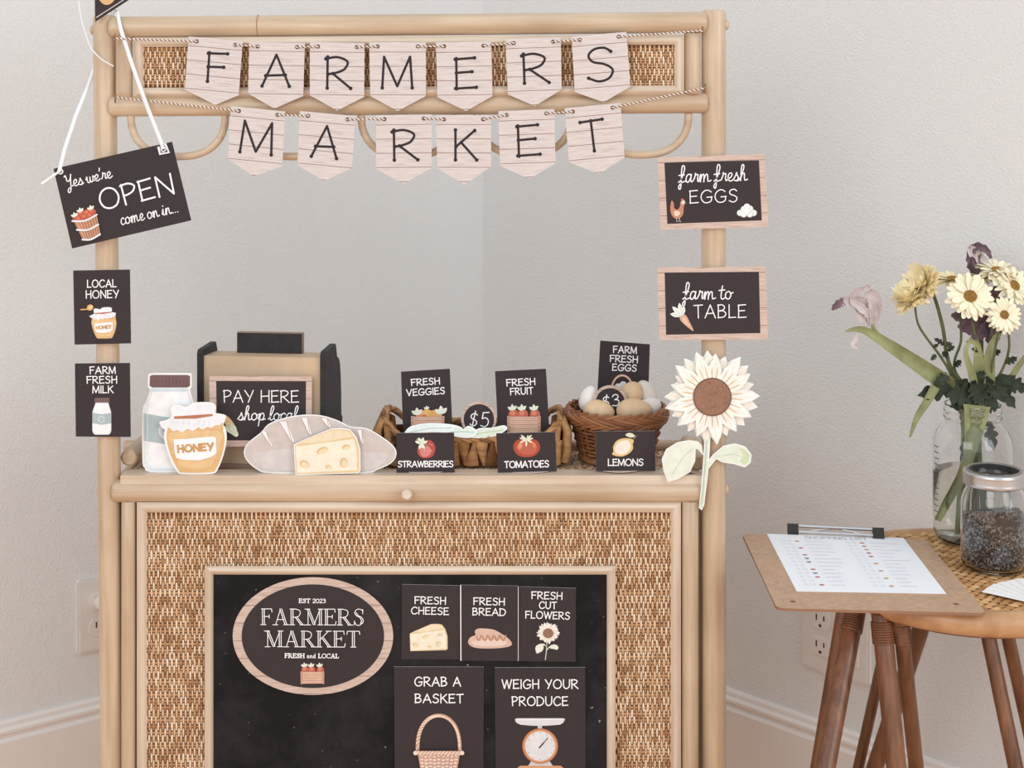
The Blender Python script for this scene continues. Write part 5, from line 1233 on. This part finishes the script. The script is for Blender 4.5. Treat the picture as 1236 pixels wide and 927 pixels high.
# ------------------------------------------------------------------ flowers
M_pet = flat('cream_petal', (246, 236, 206), .6, 0, .2, .03, 90); M_pety = flat('yellow_petal', (244, 228, 184), .6, 0, .2, .04, 90)
M_disc = flat('tan_flower_disc', (160, 122, 70), .9, 0, .1, .25, 900); M_stem = flat('green_stem', (98, 102, 70), .6, 0, .2, .12, 60)
M_dleaf = flat('dark_leaf', (50, 58, 44), .6, 0, .3, .15, 60); M_pleaf = flat('pale_leaf', (142, 144, 102), .55, 0, .25, .12, 40); M_calyx = flat('calyx', (74, 76, 48), .7)
M_pur = flat('dried_purple_petal', (106, 86, 94), .7, 0, .2, .25, 60); M_lil = flat('faded_lilac_petal', (198, 186, 186), .6, 0, .2, .08, 50)
def daisy_head(root, c, nrm, r, m, seed, rings=((21, 1.0, .10), (19, .88, .34)), disc=.27):
    r_ = random.Random(seed); Q = Vector(nrm).normalized().to_track_quat('Z', 'Y').to_matrix(); c = Vector(c); mb = MB()
    for n, k, lift in rings:
        ph = r_.random()
        for i in range(n):
            a = 2*PI*(i+ph+r_.uniform(-.2, .2))/n; L = r*k*r_.uniform(.88, 1.08); w = r*.118*r_.uniform(.85, 1.2); li = lift+r_.uniform(-.12, .14); dr = r_.uniform(.1, .55); vs = []
            ca, sa = math.cos(a), math.sin(a); tw = r_.uniform(-.25, .25)
            for t in (0, .25, .5, .75, .93, 1.0):
                rad = r*.12+(L-r*.12)*t; h = L*(li*t-dr*t*t*.6); wd = w*(.40, .72, .95, 1.0, .62, .14)[(0, .25, .5, .75, .93, 1.0).index(t)]
                for s_ in (-1, 0, 1):
                    hh = h+(-.18*wd if s_ == 0 else s_*tw*wd); vs.append(c+Q @ Vector((rad*ca-s_*wd*sa, rad*sa+s_*wd*ca, hh)))
            mb.add(vs, [(j*3+b, j*3+b+1, (j+1)*3+b+1, (j+1)*3+b) for j in range(5) for b in range(2)], 0, True)
    mb.build('petals', m, root)
    mb = MB(); 
    M = Q
    mb.ball(c+Q @ Vector((0, 0, r*.02)), r*disc, r*disc, r*.13, M, 18, 10)
    for i in range(60):
        rr_ = r*disc*.95*math.sqrt(i/60); a = i*2.39996; mb.ball(c+Q @ Vector((rr_*math.cos(a), rr_*math.sin(a), r*.02+r*.13*math.sqrt(max(0, 1-(rr_/(r*disc))**2)))), r*.028, r*.028, r*.04, M, 6, 4)
    mb.build('disc', M_disc, root)
    mb = MB(); mb.lathe([(0, -.30*r), (.13*r, -.26*r), (.26*r, -.10*r), (.30*r, .0)], (0, 0, 0), 16); mb.v = [tuple(c+Q @ Vector(v)) for v in mb.v]; mb.build('calyx', M_calyx, root)
    return c-Q @ Vector((0, 0, r*.28))
def toothed_leaf(root, a, b, w, m=None, droop=.15, seed=0, name='leaf'):
    """lobed chrysanthemum leaf from a to b"""
    r_ = random.Random(seed); a, b = Vector(a), Vector(b); d = b-a; L = d.length; t_ = d/L; s_ = t_.cross(Vector((r_.uniform(-.3, .3), -1, r_.uniform(.1, .5)))).normalized(); n_ = s_.cross(t_); mb = MB()
    prof = [(0, .06), (.12, .10), (.2, .55), (.3, .85), (.36, .42), (.48, .95), (.56, 1.0), (.62, .5), (.74, .72), (.82, .62), (.88, .3), (1, .02)]; vs = []
    for t, k in prof:
        p = a+d*t-Vector((0, 0, droop*L*t*t)); ww = w*k
        vs += [p-s_*ww+n_*ww*.25, p-s_*ww*.5+n_*ww*.02, p-n_*ww*.06, p+s_*ww*.5+n_*ww*.02, p+s_*ww+n_*ww*.25]
    mb.add(vs, [(j*5+k, j*5+k+1, (j+1)*5+k+1, (j+1)*5+k) for j in range(len(prof)-1) for k in range(4)], 0, True); return mb.build(name, m or M_dleaf, root)
def blade(root, pts, ws, m, fold=.5, name='blade', face=Vector((0, -1, 0)), ruff=None):
    """long folded leaf along a path"""
    Q = [Vector(p) for p in catmull([tuple(p) for p in pts], 6)]; n = len(Q); vs = []; mb = MB()
    for i, p in enumerate(Q):
        t = (Q[min(i+1, n-1)]-Q[max(i-1, 0)]).normalized(); s_ = t.cross(face).normalized(); f = i/(n-1)*(len(ws)-1); k = min(int(f), len(ws)-2); w = ws[k]+(ws[k+1]-ws[k])*(f-k); nn = s_.cross(t)
        if ruff is None: ruff = (.20 if m is M_pur else .09) if 'petal' in name else 0
        w1 = w*(1+ruff*math.sin(i*1.9+ws[0]*900)); w2 = w*(1+ruff*math.cos(i*2.3+ws[-1]*700)); e1 = nn*(ruff*w*math.sin(i*2.7)); e2 = nn*(ruff*w*math.cos(i*2.1))
        vs += [p-s_*w1+nn*fold*w+e1, p-s_*w*.5+nn*fold*w*.35, p, p+s_*w*.5+nn*fold*w*.35, p+s_*w2+nn*fold*w+e2]
    mb.add(vs, [(i*5+k, i*5+k+1, i*5+6+k, i*5+5+k) for i in range(n-1) for k in range(4)], 0, True); return mb.build(name, m, root)
neck = Vector((VX, VY, ZT+.165)); foot = Vector((VX, VY, ZT+.008))
def flower(name, px, py, Y, r, nrm, m, lab, fo, mids, seed, leaves=(), rings=None, rs=.0018, disc=.27):
    c = P(px, py, Y); f = foot+Vector((fo[0], fo[1], 0)); root = empty(name, f, lab, 'flower', 'cut flowers in the vase')
    kw = dict(rings=rings) if rings else {}
    base = daisy_head(root, c, nrm, r, m, seed, disc=disc, **kw)
    pts = [base]+[P(*q) for q in mids]+[neck+Vector((fo[0]*.5, fo[1]*.5, 0)), f]
    mb = MB(); q = catmull([tuple(p) for p in pts], 8); n = len(q); mb.tube(q, [rs*(.75+.45*k/n) for k in range(n)], 8); mb.build('stem', M_stem, root)
    for k, (x0, y0, x1, y1, yy, w) in enumerate(leaves): toothed_leaf(root, P(x0, y0, yy), P(x1, y1, yy-.006), w, seed=seed*7+k)
    loc_children(root); return root
FULL = ((24, 1.0, .12), (24, .95, .5), (20, .85, .95), (14, .7, 1.5))
flower('chrysanthemum', 1101, 364, 1.842, .0255, (-.55, -.12, .85), M_pety, 'yellow chrysanthemum at the far left of the bouquet, lowest of the left pair', (-.012, .006), [(1110, 395, 1.846), (1135, 430, 1.850), (1148, 452, 1.852)], 1, [(1131, 428, 1123, 433, 1.845, .004), (1126, 420, 1133, 414, 1.845, .003), (1148, 452, 1128, 460, 1.842, .008), (1155, 470, 1107, 470, 1.838, .013)], FULL, .0018, .10)
flower('chrysanthemum', 1117, 343, 1.850, .0265, (-.80, -.30, .45), M_pety, 'yellow chrysanthemum high at the left, just above its twin', (-.006, -.010), [(1129, 362, 1.853), (1138, 395, 1.856), (1146, 440, 1.858)], 2, [(1141, 418, 1127, 405, 1.850, .004), (1143, 425, 1152, 415, 1.850, .004), (1144, 432, 1137, 422, 1.848, .005), (1143, 412, 1148, 420, 1.846, .005)], FULL, .0026, .10)
flower('chrysanthemum', 1149, 337, 1.872, .0245, (-.05, -.12, 1), M_pety, 'small yellow chrysanthemum seen from the side, left of the big cream daisy', (.004, .012), [(1157, 370, 1.872), (1160, 410, 1.870), (1152, 445, 1.868)], 3, [(1152, 444, 1160, 432, 1.862, .005)])
flower('chrysanthemum', 1171, 358, 1.828, .0315, (-.05, -.86, .5), M_pet, 'big cream daisy with tan eye facing forward in the middle', (.010, -.012), [(1176, 400, 1.840), (1186, 430, 1.845), (1190, 460, 1.850)], 4, [(1190, 455, 1178, 448, 1.840, .007), (1186, 425, 1172, 418, 1.842, .004)])
flower('chrysanthemum', 1204, 327, 1.868, .0300, (.05, -.22, .97), M_pet, 'cream daisy at the top of the bouquet, tilted upward', (.014, .008), [(1200, 360, 1.865), (1197, 400, 1.860), (1192, 440, 1.858)], 5, [(1196, 430, 1208, 420, 1.852, .005)])
flower('chrysanthemum', 1224, 345, 1.848, .0275, (.35, -.7, .5), M_pet, 'cream daisy at the right edge of the bouquet', (.016, -.004), [(1216, 385, 1.852), (1218, 420, 1.855), (1208, 450, 1.856)], 6, [(1212, 440, 1228, 428, 1.848, .006), (1214, 455, 1240, 470, 1.845, .010)])
flower('chrysanthemum', 1212, 380, 1.822, .0235, (.1, -.9, .25), M_pet, 'smaller cream daisy with tan eye, low at the right', (.006, -.016), [(1203, 412, 1.835), (1198, 440, 1.842), (1194, 462, 1.848)], 7, [(1200, 462, 1226, 488, 1.838, .010), (1196, 465, 1208, 480, 1.835, .012), (1192, 462, 1176, 484, 1.836, .013)], None, .0018, .25)
flower('chrysanthemum', 1187, 334, 1.880, .0220, (.05, -.2, .95), M_pety, 'pale yellow daisy mostly hidden behind the big cream daisy', (.0, .016), [(1186, 372, 1.876), (1184, 420, 1.870)], 8)
# wilted lilac iris leaning left on a long blade of leaf
iris = empty('iris', foot+Vector((-.018, 0, 0)), 'wilted lilac iris leaning far out to the left of the vase', 'flower')
Yi = 1.838
for pts, ws, m, nm in [
    ([(1052, 392), (1043, 380), (1033, 368), (1018, 363), (1004, 374)], [.004, .010, .006, .006, .002], M_lil, 'petal'),
    ([(1053, 392), (1050, 375), (1033, 362), (1036, 352), (1055, 345)], [.004, .010, .009, .006, .001], M_lil, 'petal'),
    ([(1053, 392), (1056, 375), (1053, 358), (1045, 350), (1048, 344)], [.004, .008, .009, .004, .002], M_lil, 'petal')]:
    blade(iris, [P(x, y, Yi-.004*i) for i, (x, y) in enumerate(pts)], ws, m, .5, nm)
blade(iris, [P(1004, 374, Yi-.016), P(1010, 368, Yi-.016), P(1018, 364, Yi-.0125)], [.001, .005, .005], M_pur, .4, 'petal')
blade(iris, [P(1036, 398, Yi), P(1033, 408, Yi-.004), P(1030, 416, Yi-.006), P(1036, 420, Yi-.008)], [.001, .003, .004, .002], M_lil, .4, 'petal')
blade(iris, [P(1020, 400, Yi), P(1042, 398, Yi), P(1078, 420, Yi+.002), P(1120, 448, Yi+.006), P(1148, 468, Yi+.010), P(1162, 490, Yi+.014), P(1166, 540, Yi+.015)], [.001, .0045, .008, .0105, .011, .008, .004], M_pleaf, .6)
mb = MB(); mb.tube(catmull([tuple(P(*q)) for q in ((1053, 391, Yi+.001), (1060, 404, Yi+.003), (1095, 434, Yi+.006), (1140, 468, Yi+.012), (1162, 492, Yi+.015))]+[tuple(foot+Vector((-.018, 0, 0)))], 6), .0026, 10); mb.build('stem', M_pleaf, iris)
blade(iris, [P(1128, 466, Yi-.004), P(1118, 484, Yi-.008), P(1106, 504, Yi-.010), P(1098, 528, Yi-.010)], [.006, .0055, .004, .0012], M_pleaf, .65)
loc_children(iris)
# dried purple iris heads behind the daisies
ir2 = empty('iris', foot+Vector((.004, .018, 0)), 'dried purple iris bud curling above the daisies', 'flower'); Y2 = 1.886
for pts, ws, m in [([(1178, 335), (1172, 320), (1170, 306), (1178, 297), (1190, 302), (1196, 312)], [.003, .006, .004, .005, .0045, .0015], M_pur), ([(1180, 335), (1185, 318), (1178, 306), (1170, 300), (1172, 310)], [.003, .007, .006, .0045, .002], M_lil), ([(1180, 340), (1176, 322), (1182, 302), (1192, 303)], [.004, .006, .004, .0015], M_pur)]:
    blade(ir2, [P(x, y, Y2-.003*i) for i, (x, y) in enumerate(pts)], ws, m, .5, 'petal')
mb = MB(); mb.tube(catmull([tuple(P(1179, 338, Y2)), tuple(P(1182, 380, Y2-.005)), tuple(P(1184, 430, Y2-.015)), tuple(neck+Vector((.004, .012, 0))), tuple(foot+Vector((.004, .018, 0)))], 8), .003, 10); mb.build('stem', M_stem, ir2); loc_children(ir2)
ir3 = empty('iris', foot+Vector((.016, .016, 0)), 'crumpled dark purple iris hanging beneath the big cream daisy', 'flower'); Y3 = 1.872
for k, (pts, ws) in enumerate([([(1192, 384), (1178, 378), (1162, 382), (1148, 380)], [.005, .010, .009, .002]), ([(1192, 384), (1182, 390), (1168, 396), (1156, 393)], [.005, .010, .008, .002]), ([(1194, 386), (1190, 396), (1180, 404), (1172, 408)], [.005, .010, .007, .002]), ([(1196, 384), (1200, 394), (1198, 405), (1190, 412)], [.005, .009, .008, .003]), ([(1200, 372), (1200, 358), (1206, 350), (1212, 346)], [.008, .010, .008, .003])]):
    blade(ir3, [P(x, y, Y3-.002*k) for x, y in pts], ws, M_pur, .5, 'petal')
mb = MB(); mb.tube(catmull([tuple(P(1194, 385, Y3)), tuple(P(1196, 420, Y3-.005)), tuple(neck+Vector((.012, .010, 0))), tuple(foot+Vector((.016, .016, 0)))], 8), .0035, 10); mb.build('stem', M_pleaf, ir3)
blade(ir3, [P(1186, 490, 1.845), P(1180, 440, 1.842), P(1178, 415, 1.838), P(1166, 412, 1.834)], [.006, .007, .004, .001], M_pleaf, .65)
blade(ir3, [P(1194, 490, 1.846), P(1192, 450, 1.845), P(1196, 420, 1.846), P(1206, 402, 1.850)], [.008, .009, .006, .003], M_pleaf, .3)
blade(ir3, [P(1178, 476, 1.835), P(1172, 450, 1.834), P(1165, 425, 1.832), P(1172, 408, 1.836)], [.005, .005, .003, .002], M_pleaf, .65)
blade(ir3, [P(1212, 470, 1.850), P(1226, 445, 1.848), P(1242, 424, 1.846)], [.004, .004, .003], M_pleaf, .65)
loc_children(ir3)
# broad folded leaf tucked down inside the glass
lf = empty('iris_leaf', foot+Vector((-.030, -.018, 0)), 'broad pale folded leaf tucked down inside the front of the vase', 'leaf')
blade(lf, [P(1176, 489, 1.826), P(1174, 515, 1.822), P(1168, 548, 1.822), P(1158, 578, 1.826), P(1142, 606, 1.828), P(1131, 628, 1.830)], [.0175, .0125, .0075, .0065, .006, .004], M_pleaf, .6)
loc_children(lf)
gr = empty('leaf_sprig', foot+Vector((0, -.012, 0)), 'sprig of dark toothed leaves filling the mouth of the vase', 'leaf')
mb = MB(); mb.tube(catmull([tuple(neck+Vector((0, -.006, .012))), tuple(neck+Vector((0, -.008, -.04))), tuple(foot+Vector((0, -.012, 0)))], 8), .0026, 8); mb.build('stem', M_stem, gr)
for k, (x0, y0, x1, y1, yy, w) in enumerate([(1180, 480, 1142, 470, 1.832, .018), (1182, 482, 1152, 452, 1.838, .015), (1186, 482, 1192, 448, 1.846, .014), (1188, 482, 1216, 462, 1.836, .016), (1184, 484, 1172, 458, 1.832, .014), (1186, 486, 1206, 488, 1.830, .013), (1178, 484, 1146, 486, 1.834, .012), (1190, 478, 1222, 446, 1.850, .013), (1208, 470, 1236, 462, 1.845, .009), (1196, 478, 1200, 452, 1.862, .016), (1170, 520, 1162, 560, 1.850, .008), (1176, 500, 1168, 535, 1.856, .009), (1192, 505, 1200, 540, 1.858, .009)]):
    toothed_leaf(gr, P(x0, y0, yy), P(x1, y1, yy-.008), w, seed=90+k)
loc_children(gr)
